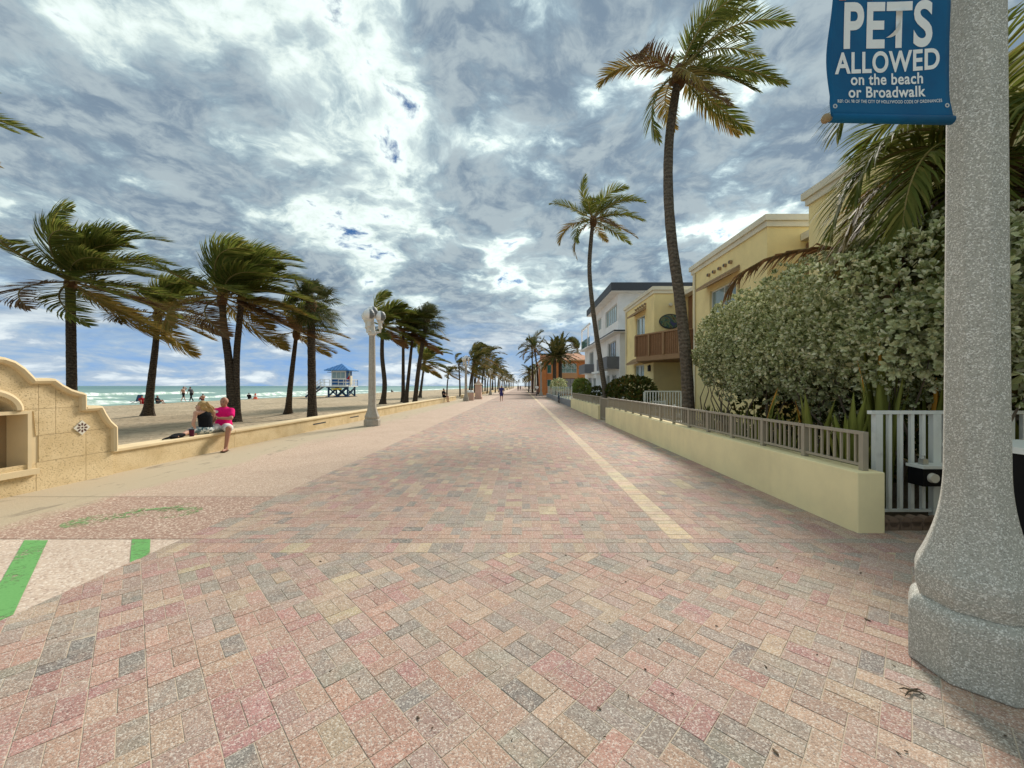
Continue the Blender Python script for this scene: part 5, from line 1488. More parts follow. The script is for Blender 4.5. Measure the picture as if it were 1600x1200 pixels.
def white_building():
    root = thing('white_building', 'white three-storey building with dark flat roof and grey balconies', 'building', (10, 36, 0))
    X = 7.4
    h3 = [(.4, 4.6, 6.65, 8.05), (6.4, 8.2, 6.9, 8.0)]; h2 = [(1.2, 4.2, 3.75, 5.2), (10.8, 13.2, 3.85, 5.2)]; h1 = [(1.0, 2.6, .9, 2.5), (3.4, 4.6, .2, 2.5), (9.6, 11.0, .8, 2.4), (11.6, 14.0, .5, 2.5)]
    mb = MB(); facade(mb, (X, 29.9, 5.75), UY, XN, 10.1, 2.95, [(a, b, c - 5.75, d - 5.75) for a, b, c, d in h3]); facade(mb, (X, 29.9, 5.75), UX, YN, 8, 2.95)
    facade(mb, (X, 29.4, 0), UY, XN, 16.2, 5.6, h2 + h1); facade(mb, (X, 29.4, 0), UX, YN, 8, 5.6); facade(mb, (X, 45.6, 0), UX, UY, 8, 5.6); facade(mb, (X, 40.0, 5.75), UX, UY, 8, 2.95)
    mb.build('wall', M['white'], root)
    for h in h3: window(root, (X, 29.9, 0), UY, XN, h, 6 if h[1] > 4 and h[0] < 1 else 2, gl='glass_pale')
    for h in h2: window(root, (X, 29.4, 0), UY, XN, h, 4, gl='glass_dark')
    for h in h1: window(root, (X, 29.4, 0), UY, XN, h, 3, gl='glass_dark')
    mb = MB(); mb.prism([Vector((6.75, 29.3, 8.70)), Vector((16, 29.3, 8.70)), Vector((16, 40.2, 8.70)), Vector((6.75, 40.2, 8.70))], (0, 0, .06)); mb.build('soffit', M['white'], root)
    mb = MB(); mb.box(6.7, 16, 29.2, 40.3, 8.763, 9.35); mb.build('roof', M['roofdark'], root)
    mb = MB(); mb.box(6.85, 16, 28.9, 46.0, 5.6, 5.74); mb.build('floor_slab', M['white'], root)
    mb = MB(); mb.box(6.84, 6.90, 28.85, 40, 5.66, 5.76); mb.build('slab_edge', M['roofdark'], root)
    mb = MB(); mb.box(6.9, 16, 28.86, 28.92, 5.66, 5.76); mb.build('slab_edge', M['roofdark'], root)
    for y0, y1, lb in ((29.6, 33.6, ''), (40.0, 44.0, '')):
        mb = MB(); mb.box(6.5, X, y0, y1, 2.9, 3.02); b = mb.build('balcony', M['white'], root)
        n = 6
        for i in range(n):
            a = y0 + (y1 - y0) * i / n; c = y0 + (y1 - y0) * (i + 1) / n
            mb = MB(); mb.box(6.46, 6.50, a + .01, c - .01, 2.88, 3.85); mb.build('balcony_panel', M['greymetal'], b)
        for yy in (y0, y1): mb = MB(); mb.box(6.505, X, yy - .02, yy + .02, 2.9, 3.83); mb.build('balcony_panel', M['greymetal'], b)
    mb = MB(); mb.box(6.9, X - .003, 35.2, 38.6, 2.75, 2.95); mb.build('canopy', M['white'], root)
    # roof terrace frame at the far end
    for yy in (41.2, 45.5): mb = MB(); mb.box(6.95, 7.1, yy - .08, yy + .08, 5.742, 7.9); mb.build('terrace_post', M['white'], root)
    mb = MB(); mb.box(6.95, 7.1, 40.2, 45.6, 7.902, 8.1); mb.build('terrace_beam', M['white'], root)
    mb = MB(); mb.box(7.0, 7.04, 40.3, 45.4, 5.742, 6.7); mb.build('terrace_glass', M['glass_teal'], root)
    mb = MB(); mb.box(6.2, 6.32, 35.0, 46, 0, 1.2); mb.build('front_fence', M['whitemetal'], root)
white_building()
for x, y, z in ((6.95, 38.9, .0),):
    root = thing('air_conditioner', 'pale air conditioner unit at the foot of the white building', 'air conditioner', (x, y, z))
    mb = MB(); mb.box(x - .25, x + .44, y - .4, y + .4, z, z + .6); mb.build('casing', M['whitemetal'], root)
    mb = MB(); mb.tube([(x - .252, y, z + .3), (x - .27, y, z + .3)], .22, 16); mb.build('fan_grille', M['dark'], root)
def orange_building():
    Y = 68
    root = thing('orange_building', 'orange two-storey building with teal windows and coral hipped roof', 'building', (8, 72, 0))
    hs = [(3.1, 5.9, 3.85, 5.5), (3.2, 5.6, .2, 2.9), (.75, 1.5, 3.8, 5.3), (.75, 1.5, 1.5, 2.7)]
    mb = MB(); facade(mb, (3.7, Y, 0), UX, YN, 9, 5.9, hs); facade(mb, (3.7, Y, 0), UY, XN, 18, 5.9, [(2, 5, 3.8, 5.3), (8, 11, 3.8, 5.3), (2, 5, 1, 2.6)]); mb.build('wall', M['orange'], root)
    mb = MB(); mb.box(6.4, 9.7, Y - .06, Y - .003, 2.95, 3.8); mb.build('spandrel_panel', M['orange2'], root)
    window(root, (3.7, Y, 0), UX, YN, hs[0], 3, 'whitemetal', 'glass_teal', rows=2); window(root, (3.7, Y, 0), UX, YN, hs[1], 3, 'dark', 'glass_dark')
    for h in hs[2:]: window(root, (3.7, Y, 0), UX, YN, h, 1, 'whitemetal', 'glass_teal')
    for h in [(2, 5, 3.8, 5.3), (8, 11, 3.8, 5.3), (2, 5, 1, 2.6)]: window(root, (3.7, Y, 0), UY, XN, h, 2, 'whitemetal', 'glass_teal')
    mb = MB(); mb.box(3.1, 12.9, Y - .5, Y + 18, 5.9, 6.15); mb.build('eaves', M['orange2'], root)
    mb = MB(); mb.tube_rings([[Vector(p) for p in ((3.1, Y - .5, 6.152), (12.9, Y - .5, 6.152), (12.9, Y + 18, 6.152), (3.1, Y + 18, 6.152))], [Vector(p) for p in ((5.6, Y + 3, 7.5), (10.4, Y + 3, 7.5), (10.4, Y + 14, 7.5), (5.6, Y + 14, 7.5))]]); mb.build('roof', M['coral'], root)
    mb = MB(); mb.box(3.3, 5.2, Y - .4, Y + 2.5, 6.154, 7.05); mb.build('corner_turret', M['coral'], root)
    mb = MB(); mb.box(3.55, 4.3, Y - .25, Y - .003, 0, 5.898); mb.build('pilaster', M['orange'], root)
orange_building()
def far_house(label, x, y, w, l, h, mat, cols, rows):
    root = thing('far_house', label, 'building', (x + w / 2, y, 0), 'far houses on the building side')
    hs = [(l * (i + .25) / cols, l * (i + .75) / cols, h * (j + .3) / rows, h * (j + .75) / rows) for i in range(cols) for j in range(rows)]
    hf = [(w * (i + .25) / 3, w * (i + .75) / 3, h * (j + .3) / rows, h * (j + .75) / rows) for i in range(3) for j in range(rows)]
    mb = MB(); facade(mb, (x, y, 0), UY, XN, l, h, hs); facade(mb, (x, y, 0), UX, YN, w, h, hf); mb.build('wall', mat, root)
    for hh in hs: window(root, (x, y, 0), UY, XN, hh, 1, gl='glass_dark')
    for hh in hf: window(root, (x, y, 0), UX, YN, hh, 1, gl='glass_dark')
    mb = MB(); mb.box(x - .3, x + w + .3, y - .3, y + l + .3, h, h + .3); mb.build('roof', M['cream'], root)
far_house('pale far house just beyond the orange building', 4.2, 95, 10, 16, 6.2, M['white'], 4, 2)
far_house('cream far house beyond the pale one on the building side', 5.0, 130, 11, 24, 7.5, M['cream'], 4, 3)
far_house('farthest peach house on the building side', 5.2, 180, 12, 40, 8.5, M['pinkstucco'], 5, 3)
# ------------------------------------------------------------------ lifeguard tower
def tower():
    T = Vector((-29.0, 63.0, -.2))
    root = thing('lifeguard_tower', 'blue and white lifeguard tower on crossed stilts with blue hip roof', 'lifeguard tower', T)
    def W(x, y, z): return T + Vector((x, y, z))
    def box(name, x0, x1, y0, y1, z0, z1, m, par=root): mb = MB(); mb.box(T.x + x0, T.x + x1, T.y + y0, T.y + y1, T.z + z0, T.z + z1); return mb.build(name, M[m], par)
    dz = 1.75
    for sx in (-1.5, 1.5):
        for sy in (-1.3, 1.3): box('stilt', sx - .11, sx + .11, sy - .11, sy + .11, -.2, dz - .1, 'bluedark')
    for sy in (-1.35, 1.35):
        for a, b in ((-1.5, 0), (0, -1.5), (0, 1.5), (1.5, 0)): mb = MB(); mb.beam(W(a, sy, .15), W(b, sy, dz - .25), .10, .18); mb.build('brace', M['bluedark'], root)
    for sx in (-1.55, 1.55): mb = MB(); mb.beam(W(sx, -1.3, .15), W(sx, 1.3, dz - .25), .1, .16); mb.build('brace', M['bluedark'], root)
    for sy in (-1.3, 1.3): box('skid', -1.9, 1.9, sy - .14, sy + .14, -.02, .14, 'bluedark')
    box('deck', -2.7, 1.9, -1.7, 1.7, dz - .1, dz + .06, 'towerwhite')
    box('deck_beam', -1.75, 1.75, -1.6, -1.45, dz - .26, dz - .102, 'bluedark')
    box('rescue_board', -.9, .7, -1.68, -1.5, 1.2, 1.45, 'yellowp')
    # cabin
    b0, b1 = -1.15, 1.15
    box('cabin', b0, b1, -1.1, 1.1, dz + .06, 4.2, 'towerwhite')
    for z in (2.0, 2.48): box('blue_panel', b0 + .1, b1 - .12, -1.13, -1.102, z, z + .36, 'blue'); box('blue_panel', b1 + .002, b1 + .03, -1.0, 1.0, z, z + .36, 'blue')
    for k in range(3): box('window', b0 + .12 + k * .70, b0 + .74 + k * .70, -1.125, -1.102, 3.05, 3.95, 'glass_pale')
    box('blue_panel', b1 + .002, b1 + .03, -1.0, 1.0, 2.95, 4.15, 'blue')
    box('window', b1 + .032, b1 + .045, -.5, .4, 3.2, 3.85, 'glass_pale')
    box('shutter', b0 - .75, b0 - .003, -1.0, 1.0, 3.95, 4.02, 'bluedark')
    mb = MB(); mb.tube_rings([[W(-1.95, -1.9, 4.2), W(1.95, -1.9, 4.2), W(1.95, 1.9, 4.2), W(-1.95, 1.9, 4.2)], [W(-1.95, -1.9, 4.32), W(1.95, -1.9, 4.32), W(1.95, 1.9, 4.32), W(-1.95, 1.9, 4.32)], [W(-.06, -.06, 5.35), W(.06, -.06, 5.35), W(.06, .06, 5.35), W(-.06, .06, 5.35)]]); rf = mb.build('roof', M['blueroof'], root)
    for i in range(-3, 4):
        x = i * .5; t = 1 - abs(x) / 1.95
        mb = MB(); mb.beam(W(x, -1.91, 4.34), W(x, -1.91 + 1.85 * t, 4.34 + 1.03 * t), .05, .05); mb.build('roof_seam', M['blue'], rf)
    def rail(a, b):
        a, b = W(*a), W(*b); L = (b - a).length
        for z in (.5, 1.0): mb = MB(); mb.beam(a + ZV * z, b + ZV * z, .05, .06); mb.build('rail', M['towerwhite'], root)
        n = max(2, int(L / .55) + 1)
        for i in range(n): p = a.lerp(b, i / (n - 1)); mb = MB(); mb.beam(p, p + ZV * 1.0, .06, .06, up=(0, 1, 0)); mb.build('rail_post', M['towerwhite'], root)
    z = dz + .06
    rail((-2.65, -1.65, z), (-1.2, -1.65, z)); rail((-2.65, 1.65, z), (1.85, 1.65, z)); rail((1.85, -1.65, z), (1.85, 1.65, z)); rail((.2, -1.65, z), (1.85, -1.65, z))
    for sy in (-1.6, -.4): mb = MB(); mb.beam(W(-2.7, sy, dz), W(-5.0, sy, .05), .1, .26); mb.build('ramp_stringer', M['bluedark'], root); rail((-2.7, sy, dz), (-4.9, sy, .1))
    for i in range(8): t = (i + .5) / 8; mb = MB(); c = W(-2.7 - 2.3 * t, -1, dz - 1.65 * t); mb.box(c.x - .12, c.x + .12, c.y - .55, c.y + .55, c.z - .03, c.z + .03); mb.build('step', M['towerwhite'], root)
    mb = MB(); mb.tube([W(1.95, -1.5, z), W(1.95, -1.5, 4.1)], .03, 6); fp = mb.build('flag_pole', M['towerwhite'], root)
    mb = MB(); q = [W(1.95, -1.52, 3.55), W(1.5, -1.6, 2.75), W(1.15, -1.65, 2.45), W(1.55, -1.55, 2.85), W(1.93, -1.5, 2.6)]; mb.prism(q, (0, .03, 0)); mb.build('flag', M['red'], fp)
    box('sign_board', 1.97, 2.02, -1.4, -.7, 2.0, 3.4, 'cream')
tower()

# ------------------------------------------------------------------ people
def blob(name, caps, mat, parent, voxel=.016, smooth=3):
    """one continuous skin over tapered capsules: (a, b, ra, rb) or ellipsoids (c, (rx,ry,rz))"""
    mb = MB()
    for c in caps:
        if len(c) == 2: mb.sphere(c[0], c[1], 14, 10)
        else:
            a, b, ra, rb = Vector(c[0]), Vector(c[1]), c[2], c[3]; L = (b - a).length; n = max(2, int(L / (min(ra, rb) * .45)) + 1)
            for i in range(n + 1): t = i / n; mb.sphere(a.lerp(b, t), ra + (rb - ra) * t, 10, 7)
    me = mb.mesh(name, mat)
    o = bpy.data.objects.new(name + '_tmp', me); COL.objects.link(o)
    rm = o.modifiers.new('r', 'REMESH'); rm.mode = 'VOXEL'; rm.voxel_size = voxel
    sm = o.modifiers.new('s', 'SMOOTH'); sm.factor = .5; sm.iterations = smooth
    dg = bpy.context.evaluated_depsgraph_get(); me2 = bpy.data.meshes.new_from_object(o.evaluated_get(dg)); bpy.data.objects.remove(o)
    me2.polygons.foreach_set('use_smooth', [True] * len(me2.polygons)); me2.materials.clear(); me2.materials.append(mat); me2.name = name
    return link(name, me2, parent)
def head_caps(c, f, s=1.0):
    """c head centre, f facing (unit, horizontal)"""
    c = Vector(c); f = Vector(f).normalized(); sd = f.cross(ZV)
    return [(c + ZV * .02, (.078 * s, .078 * s, .105 * s)), (c + f * .03 - ZV * .035, (.06 * s, .06 * s, .08 * s)), (c - f * .03 + ZV * .03, (.072 * s, .072 * s, .08 * s)), (c + f * .085 - ZV * .005, c + f * .112 - ZV * .03, .012, .016), (c + f * .075 - ZV * .085, c + f * .082 - ZV * .085, .028, .026), (c + sd * .078, (.014, .02, .03)), (c - sd * .078, (.014, .02, .03))]
def face_bits(c, f, parent):
    c = Vector(c); f = Vector(f).normalized(); sd = f.cross(ZV)
    for s in (-1, 1): mb = MB(); mb.sphere(c + f * .083 + sd * s * .032 + ZV * .012, .011, 8, 6); mb.build('eye', M['eye'], parent)
    mb = MB(); mb.tube([c + f * .090 + sd * .024 - ZV * .057, c + f * .098 - ZV * .055, c + f * .090 - sd * .024 - ZV * .057], .008, 6); mb.build('mouth', M['lip'], parent)
def hand_caps(w, d, palm_n, curl=.5, s=1.0):
    """wrist w, direction d, palm normal; palm plus five unequal, bent fingers"""
    w, d, pn = Vector(w), Vector(d).normalized(), Vector(palm_n).normalized(); sd = d.cross(pn).normalized()
    out = [(w, w + d * .08, .024, .03), (w + d * .03 + sd * .018, w + d * .085 + sd * .026, .018, .016), (w + d * .03 - sd * .018, w + d * .085 - sd * .026, .018, .016)]
    for i, (o, ln) in enumerate(((.030, .062), (.010, .074), (-.011, .070), (-.031, .054))):
        a = w + d * .088 + sd * o; b = a + (d + pn * curl * .5).normalized() * ln * .5; c = b + (d * (1 - curl) + pn * curl).normalized() * ln * .5
        out += [(a, b, .010, .009), (b, c, .009, .0075)]
    a = w + d * .03 + sd * .030; b = a + (d * .6 + sd * .8).normalized() * .035; out += [(a, b, .013, .011), (b, b + (d + pn * .4).normalized() * .03, .011, .009)]
    return out
V = Vector
def seated_man():
    root = thing('person', 'bald man in bright pink shirt and white shorts sitting on the seat wall', 'person', (-7.6, 9.95, .45))
    pel = V((-7.62, 9.98, .57)); ch = V((-7.63, 10.0, .90)); nk = V((-7.60, 9.98, 1.06)); hd = V((-7.585, 9.955, 1.185)); f = V((.10, -1, 0)).normalized()
    ls, rs = V((-7.45, 10.02, .965)), V((-7.79, 9.92, .965))
    le, re = V((-7.33, 9.85, .78)), V((-7.84, 9.72, .78)); lw, rw = V((-7.52, 9.68, .80)), V((-7.66, 9.66, .76))
    lk, rk = V((-7.22, 9.62, .55)), V((-7.66, 9.60, .55)); la, ra = V((-7.22, 9.53, .10)), V((-7.92, 9.56, .10))
    body = [(pel, (.19, .16, .13)), (pel, ch, .155, .16), (ch, (.19, .135, .17)), (ch, nk, .12, .062), (nk, hd, .058, .058), (ls, rs, .075, .075), (ls, le, .058, .046), (le, lw, .045, .03), (rs, re, .058, .046), (re, rw, .045, .03),
            (pel + V((.09, -.03, -.02)), lk, .095, .066), (lk, la, .062, .04), (pel + V((-.06, -.08, -.02)), rk, .095, .066), (rk, ra, .062, .04), (la, la + V((.02, -.04, -.05)), .042, .035), (la + V((.0, .02, -.05)), la + V((.05, -.17, -.065)), .035, .028), (ra, ra + V((-.05, -.15, -.06)), .04, .028)]
    body += head_caps(hd, f, 1.08) + hand_caps(lw, V((-.8, -.2, .05)), V((0, -1, -.2)), .6) + hand_caps(rw, V((.8, -.1, .1)), V((0, -1, .2)), .6)
    b = blob('body', body, M['skin'], root, .0125); face_bits(hd, f, b)
    blob('shirt', [(pel + V((0, 0, .05)), (.205, .175, .10)), (pel + V((0, 0, .06)), ch, .18, .185), (ch, (.205, .16, .18)), (ch, nk + V((0, 0, -.03)), .15, .072), (ls, rs, .08, .08), (ls, ls.lerp(le, .62), .082, .078), (rs, rs.lerp(re, .62), .082, .078)], M['pink'], root, .02)
    mb = MB(); mb.prism([ch + V((-.06 + .06 * math.cos(2 * math.pi * i / 12), -.175, .05 + .035 * math.sin(2 * math.pi * i / 12))) for i in range(12)], (0, -.012, 0)); mb.build('shirt_print', M['clothwhite'], root)
    blob('shorts', [(pel + V((0, 0, -.02)), (.205, .175, .115)), (pel + V((.09, -.03, -.02)), pel.lerp(lk, .82) + V((.02, 0, 0)), .118, .105), (pel + V((-.06, -.08, -.02)), pel.lerp(rk, .85), .118, .105)], M['clothwhite'], root, .02)
    mb = MB(); a = la + V((.0, .04, -.085)); mb.prism([a + V((-.05, .02, 0)), a + V((.03, .03, 0)), a + V((.12, -.2, 0)), a + V((.06, -.25, 0)), a + V((-.02, -.2, 0))], (0, 0, .014)); mb.build('sandal', M['leather'], root)
    mb = MB(); mb.prism([ra + V((-.05, .02, -.10)), ra + V((.03, .03, -.10)), ra + V((0, -.2, -.10)), ra + V((-.09, -.2, -.10))], (0, 0, .015)); mb.build('sandal', M['leather'], root)
seated_man()
def seated_woman():
    root = thing('person', 'blond woman in black tank top and floral shorts sitting turned away on the seat wall', 'person', (-7.65, 9.4, .45))
    pel = V((-7.62, 9.42, .55)); ch = V((-7.64, 9.42, .86)); nk = V((-7.67, 9.40, 1.0)); hd = V((-7.70, 9.38, 1.115)); f = V((-.85, -.3, 0)).normalized()
    ls, rs = V((-7.69, 9.22, .965)), V((-7.57, 9.58, .965)); le, re = V((-7.68, 9.13, .72)), V((-7.62, 9.66, .74)); lw, rw = V((-7.63, 9.15, .52)), V((-7.72, 9.62, .56))
    lk, rk = V((-7.72, 9.02, .53)), V((-7.82, 9.2, .56)); la, ra = V((-7.60, 8.72, .50)), V((-7.98, 9.1, .12))
    body = [(pel, (.15, .17, .11)), (pel, ch, .115, .125), (ch, (.115, .155, .14)), (ch, nk, .09, .045), (nk, hd, .044, .045), (ls, rs, .055, .055), (ls, le, .045, .037), (le, lw, .036, .024), (rs, re, .045, .037), (re, rw, .036, .024), (pel + V((0, -.08, -.02)), lk, .085, .055), (lk, la, .054, .035), (la, la + V((.05, -.15, -.01)), .033, .024), (pel + V((-.08, .04, -.02)), rk, .085, .055), (rk, ra, .054, .035), (ra, ra + V((-.14, -.05, -.05)), .034, .024)]
    body += head_caps(hd, f, .98) + hand_caps(lw, V((.02, -.2, -1)), V((-1, 0, 0)), .3, .9) + hand_caps(rw, V((-.3, 0, -1)), V((-1, 0, 0)), .4, .9)
    b = blob('body', body, M['skin_light'], root, .0125); face_bits(hd, f, b)
    blob('tank_top', [(pel + V((0, 0, .07)), ch, .142, .148), (ch, (.132, .172, .13)), (ch + V((0, -.06, .05)), ls.lerp(nk, .45), .07, .04), (ch + V((0, .06, .05)), rs.lerp(nk, .45), .07, .04)], M['clothblack'], root, .018)
    blob('shorts', [(pel + V((0, 0, -.01)), (.165, .185, .115)), (pel + V((0, -.08, -.02)), pel.lerp(lk, .8), .10, .088), (pel + V((-.08, .04, -.02)), pel.lerp(rk, .7), .10, .09)], M['floral'], root, .018)
    r = random.Random(3); strands = [(hd - f * .025 + ZV * .035, (.09, .094, .10)), (hd - f * .06 - ZV * .04, (.065, .08, .10))]
    for k in range(12):
        a = hd - f * .07 + V((r.uniform(-.03, .05), r.uniform(-.05, .08), r.uniform(-.05, .08))); bb = a + V((.03 + r.uniform(0, .05), .05 + r.uniform(0, .07), -.06 - r.uniform(0, .09))); strands.append((a, bb, .03, .017)); strands.append((bb, bb + V((.02 + r.uniform(0, .03), .02 + r.uniform(0, .04), -.05 - r.uniform(0, .03))), .017, .007))
    blob('hair', strands, M['hair_blond'], root, .012, 1)
seated_woman()
root = thing('shoulder_bag', 'black bag lying on the seat wall left of the couple', 'bag', (-7.62, 8.6, .45))
blob('bag_body', [((-7.62, 8.66, .50), (.10, .17, .055)), ((-7.6, 8.52, .485), (.08, .1, .04))], M['clothblack'], root, .016)
mb = MB(); mb.tube([(-7.62, 8.52, .50), (-7.58, 8.36, .475), (-7.6, 8.26, .465), (-7.66, 8.36, .465), (-7.66, 8.5, .49)], .012, 6); mb.build('strap', M['clothblack'], root)
root = thing('drink_cup', 'dark drinking cup standing on the seat wall beside the black bag', 'cup', (-7.55, 8.92, .45))
mb = MB(); mb.lathe([(.042, .452), (.052, .60)], (-7.52, 8.90, 0), 14); mb.build('cup_body', M['maroon'], root)
mb = MB(); mb.lathe([(.054, .602), (.054, .618), (.045, .625)], (-7.52, 8.90, 0), 14); mb.build('cup_lid', M['dark'], root)

def walker(name, label, pos, f, hgt, shirt, pants, skin, hair, stride=.22, group=None, hat=None, bent=0, armup=False, shorts=False, voxel=.03):
    s = hgt / 1.75; p = V(pos); f = V(f).normalized(); sd = f.cross(ZV)
    root = thing(name, label, 'person', p, group)
    def q(a, b, c): return p + (f * a + sd * b + ZV * c) * s
    bl = bent
    pel, ch, nk, hd = q(0, 0, .95), q(bl * .5, 0, 1.30), q(bl, 0, 1.48), q(bl + .03, 0, 1.62)
    caps = [(pel, tuple(k * s for k in (.15, .15, .12))), (pel, ch, .125 * s, .14 * s), (ch, nk, .11 * s, .055 * s), (nk, hd, .05 * s, .05 * s)] + head_caps(hd, f, s)
    arms = []
    for k in (-1, 1):
        sh = q(bl * .9, .19 * k, 1.42); el = q(bl * .8 - .10 * k, .25 * k, 1.14); wr = q(bl * .8 + .05 - .14 * k, .24 * k, .92)
        if armup and k < 0: el = q(bl + .15, -.3, 1.5); wr = q(bl + .12, -.12, 1.66)
        caps += [(ch, sh, .1 * s, .06 * s), (sh, el, .05 * s, .04 * s), (el, wr, .04 * s, .028 * s)] + hand_caps(wr, wr - el, f, .5, s); arms.append((sh, el))
        hp = q(0, .09 * k, .90); kn = q(stride * k * .55 + .03, .10 * k, .50); an = q(stride * k - (.06 if k < 0 else 0), .10 * k, .08)
        caps += [(hp, kn, .085 * s, .058 * s), (kn, an, .055 * s, .036 * s), (an, an + f * .15 * s - ZV * .045 * s, .04 * s, .03 * s)]
    blob('body', caps, M[skin], root, voxel * .6, 2)
    blob('shirt', [(pel + ZV * .04, ch, .15 * s, .165 * s), (ch, nk - ZV * .05, .15 * s, .09 * s)] + [c for sh, el in arms for c in ((ch, sh, .12 * s, .075 * s), (sh, sh.lerp(el, .6), .07 * s, .06 * s))], M[shirt], root, voxel, 2)
    pc = [(pel, tuple(k * s for k in (.165, .165, .13)))]
    for k in (-1, 1):
        hp = q(0, .09 * k, .90); kn = q(stride * k * .55 + .03, .10 * k, .50); an = q(stride * k - (.06 if k < 0 else 0), .10 * k, .12)
        pc += [(hp, hp.lerp(kn, .7), .105 * s, .095 * s)] if shorts else [(hp, kn, .105 * s, .075 * s), (kn, an, .07 * s, .055 * s)]
    blob('trousers' if not shorts else 'shorts', pc, M[pants], root, voxel, 2)
    if hat: mb = MB(); mb.lathe([(.15 * s, .03), (.15 * s, .045), (.10 * s, .05), (.095 * s, .13), (.05 * s, .16)], hd, 12); mb.build('hat', M[hat], root)
    else: blob('hair', [(hd - f * .02 * s + ZV * .05 * s, tuple(k * s for k in (.088, .088, .085)))], M[hair], root, voxel * .7, 1)
    return root
g = G(783.5, 627)
walker('person', 'person in navy shirt and pale cap walking away down the promenade', (g.x, g.y, 0), (0, 1, 0), 1.66, 'navy', 'navy', 'skin', 'hair_dark', .16, hat='clothwhite', shorts=True)
a = G(286.5, 627.5, -.3)
walker('person', 'person with dark shorts walking on the beach, hand raised to the head', (a.x, a.y, -.3), (1, .1, 0), 1.82, 'pinkshirt' if 'pinkshirt' in M else 'skin_light', 'clothblack', 'skin_light', 'hair_dark', .28, 'couple walking on the beach', armup=True, shorts=True)
a = G(297, 627.5, -.3)
walker('person', 'person in black clothes walking on the beach right behind the other', (a.x + .15, a.y, -.3), (-1, .1, 0), 1.8, 'grey_cloth', 'clothblack', 'skin', 'hair_dark', .28, 'couple walking on the beach', bent=.12)
def sitter(label, p, f, shirt, skin='skin', hair='hair_dark', s=1.0, group=None, pants='clothblack', seat=0.0):
    p = V(p); f = V(f).normalized(); sd = f.cross(ZV); root = thing('person', label, 'person', p, group)
    def q(a, b, c): return p + (f * a + sd * b + ZV * c) * s
    pel, ch, nk, hd = q(0, 0, .13), q(-.05, 0, .48), q(-.03, 0, .64), q(0, 0, .77); caps = [(pel, ch, .13 * s, .14 * s), (ch, nk, .1 * s, .05 * s), (nk, hd, .05 * s, .05 * s)] + head_caps(hd, f, s); lg = []
    for k in (-1, 1):
        sh, el, wr = q(-.04, .19 * k, .58), q(.10, .25 * k, .36), q(.30, .14 * k, .33); caps += [(ch, sh, .1 * s, .06 * s), (sh, el, .05 * s, .04 * s), (el, wr, .04 * s, .028 * s)] + hand_caps(wr, wr - el, V((0, 0, -1)), .5, s)
        kn = q(.40, .13 * k, .40 if seat == 0 else .12); an = q(.55 if seat == 0 else .42, .12 * k, .06 if seat == 0 else .06 - seat)
        hp = q(.03, .09 * k, .1); caps += [(hp, kn, .085 * s, .058 * s), (kn, an, .055 * s, .038 * s), (an, an + f * .15 * s - ZV * .02, .038 * s, .03 * s)]; lg.append((hp, kn))
    blob('body', caps, M[skin], root, .02, 2)
    blob('shirt', [(pel + ZV * .02, ch, .155 * s, .165 * s), (ch, nk - ZV * .05, .14 * s, .09 * s), (q(-.04, .19, .58), q(.05, .23, .44), .075 * s, .065 * s), (q(-.04, -.19, .58), q(.05, -.23, .44), .075 * s, .065 * s), (q(-.04, .19, .58), q(-.04, -.19, .58), .08 * s, .08 * s)], M[shirt], root, .03, 2)
    blob('shorts', [(pel, tuple(k * s for k in (.17, .17, .13)))] + [(hp, hp.lerp(kn, .75), .105 * s, .09 * s) for hp, kn in lg], M[pants], root, .03, 2)
    blob('hair', [(hd - f * .02 * s + ZV * .05 * s, tuple(k * s for k in (.09, .09, .085)))], M[hair], root, .02, 1)
sitter('person in black sitting on the seat wall before the second lamp', (SW - .12, 38.0, .45), (1, -.3, 0), 'clothblack', s=1.0, seat=.42)
def at(px, py, z=-.3): q = G(px, py, z); return (q.x, q.y, z)
sitter('person in black sitting on the sand by the surf near the orange cone', at(389, 623.5), (-.3, 1, 0), 'clothblack')
sitter('tanned person reclining on the sand right of the walking couple', at(317, 626), (-1, .4, 0), 'skin', pants='maroon')
sitter('person in dark clothes sitting behind the flared palm foot', at(246, 631), (1, .2, 0), 'clothblack', pants='grey_cloth')
sitter('person in red sitting low on the sand beside the beach chair', at(222, 631.5), (.6, -.5, 0), 'red', 'skin', pants='red')
sitter('tiny dark figure sitting on the sand right of the nearest lamp', at(612, 613, -.3), (1, -.3, 0), 'clothblack')
def beach_chair(px, py, label):
    p = V(at(px, py)); root = thing('beach_chair', label, 'chair', p)
    def bm_(name, a, b, w, m): mb = MB(); mb.beam(p + V(a), p + V(b), w, w); mb.build(name, M[m], root)
    for s in (-.28, .28): bm_('leg', (s, -.3, 0), (s, .35, .32), .03, 'steel'); bm_('leg', (s, .3, 0), (s, -.35, .3), .03, 'steel')
    mb = MB(); mb.prism([p + V((-.28, -.35, .28)), p + V((.28, -.35, .28)), p + V((.28, .25, .24)), p + V((-.28, .25, .24))], (0, 0, .03)); mb.build('seat', M['bluedark'], root)
    mb = MB(); mb.prism([p + V((-.28, .25, .25)), p + V((.28, .25, .25)), p + V((.28, .5, .95)), p + V((-.28, .5, .95))], (0, .03, 0)); mb.build('backrest', M['bluedark'], root)
beach_chair(212, 631, 'low dark folding beach chair on the sand left of the flared palm foot')
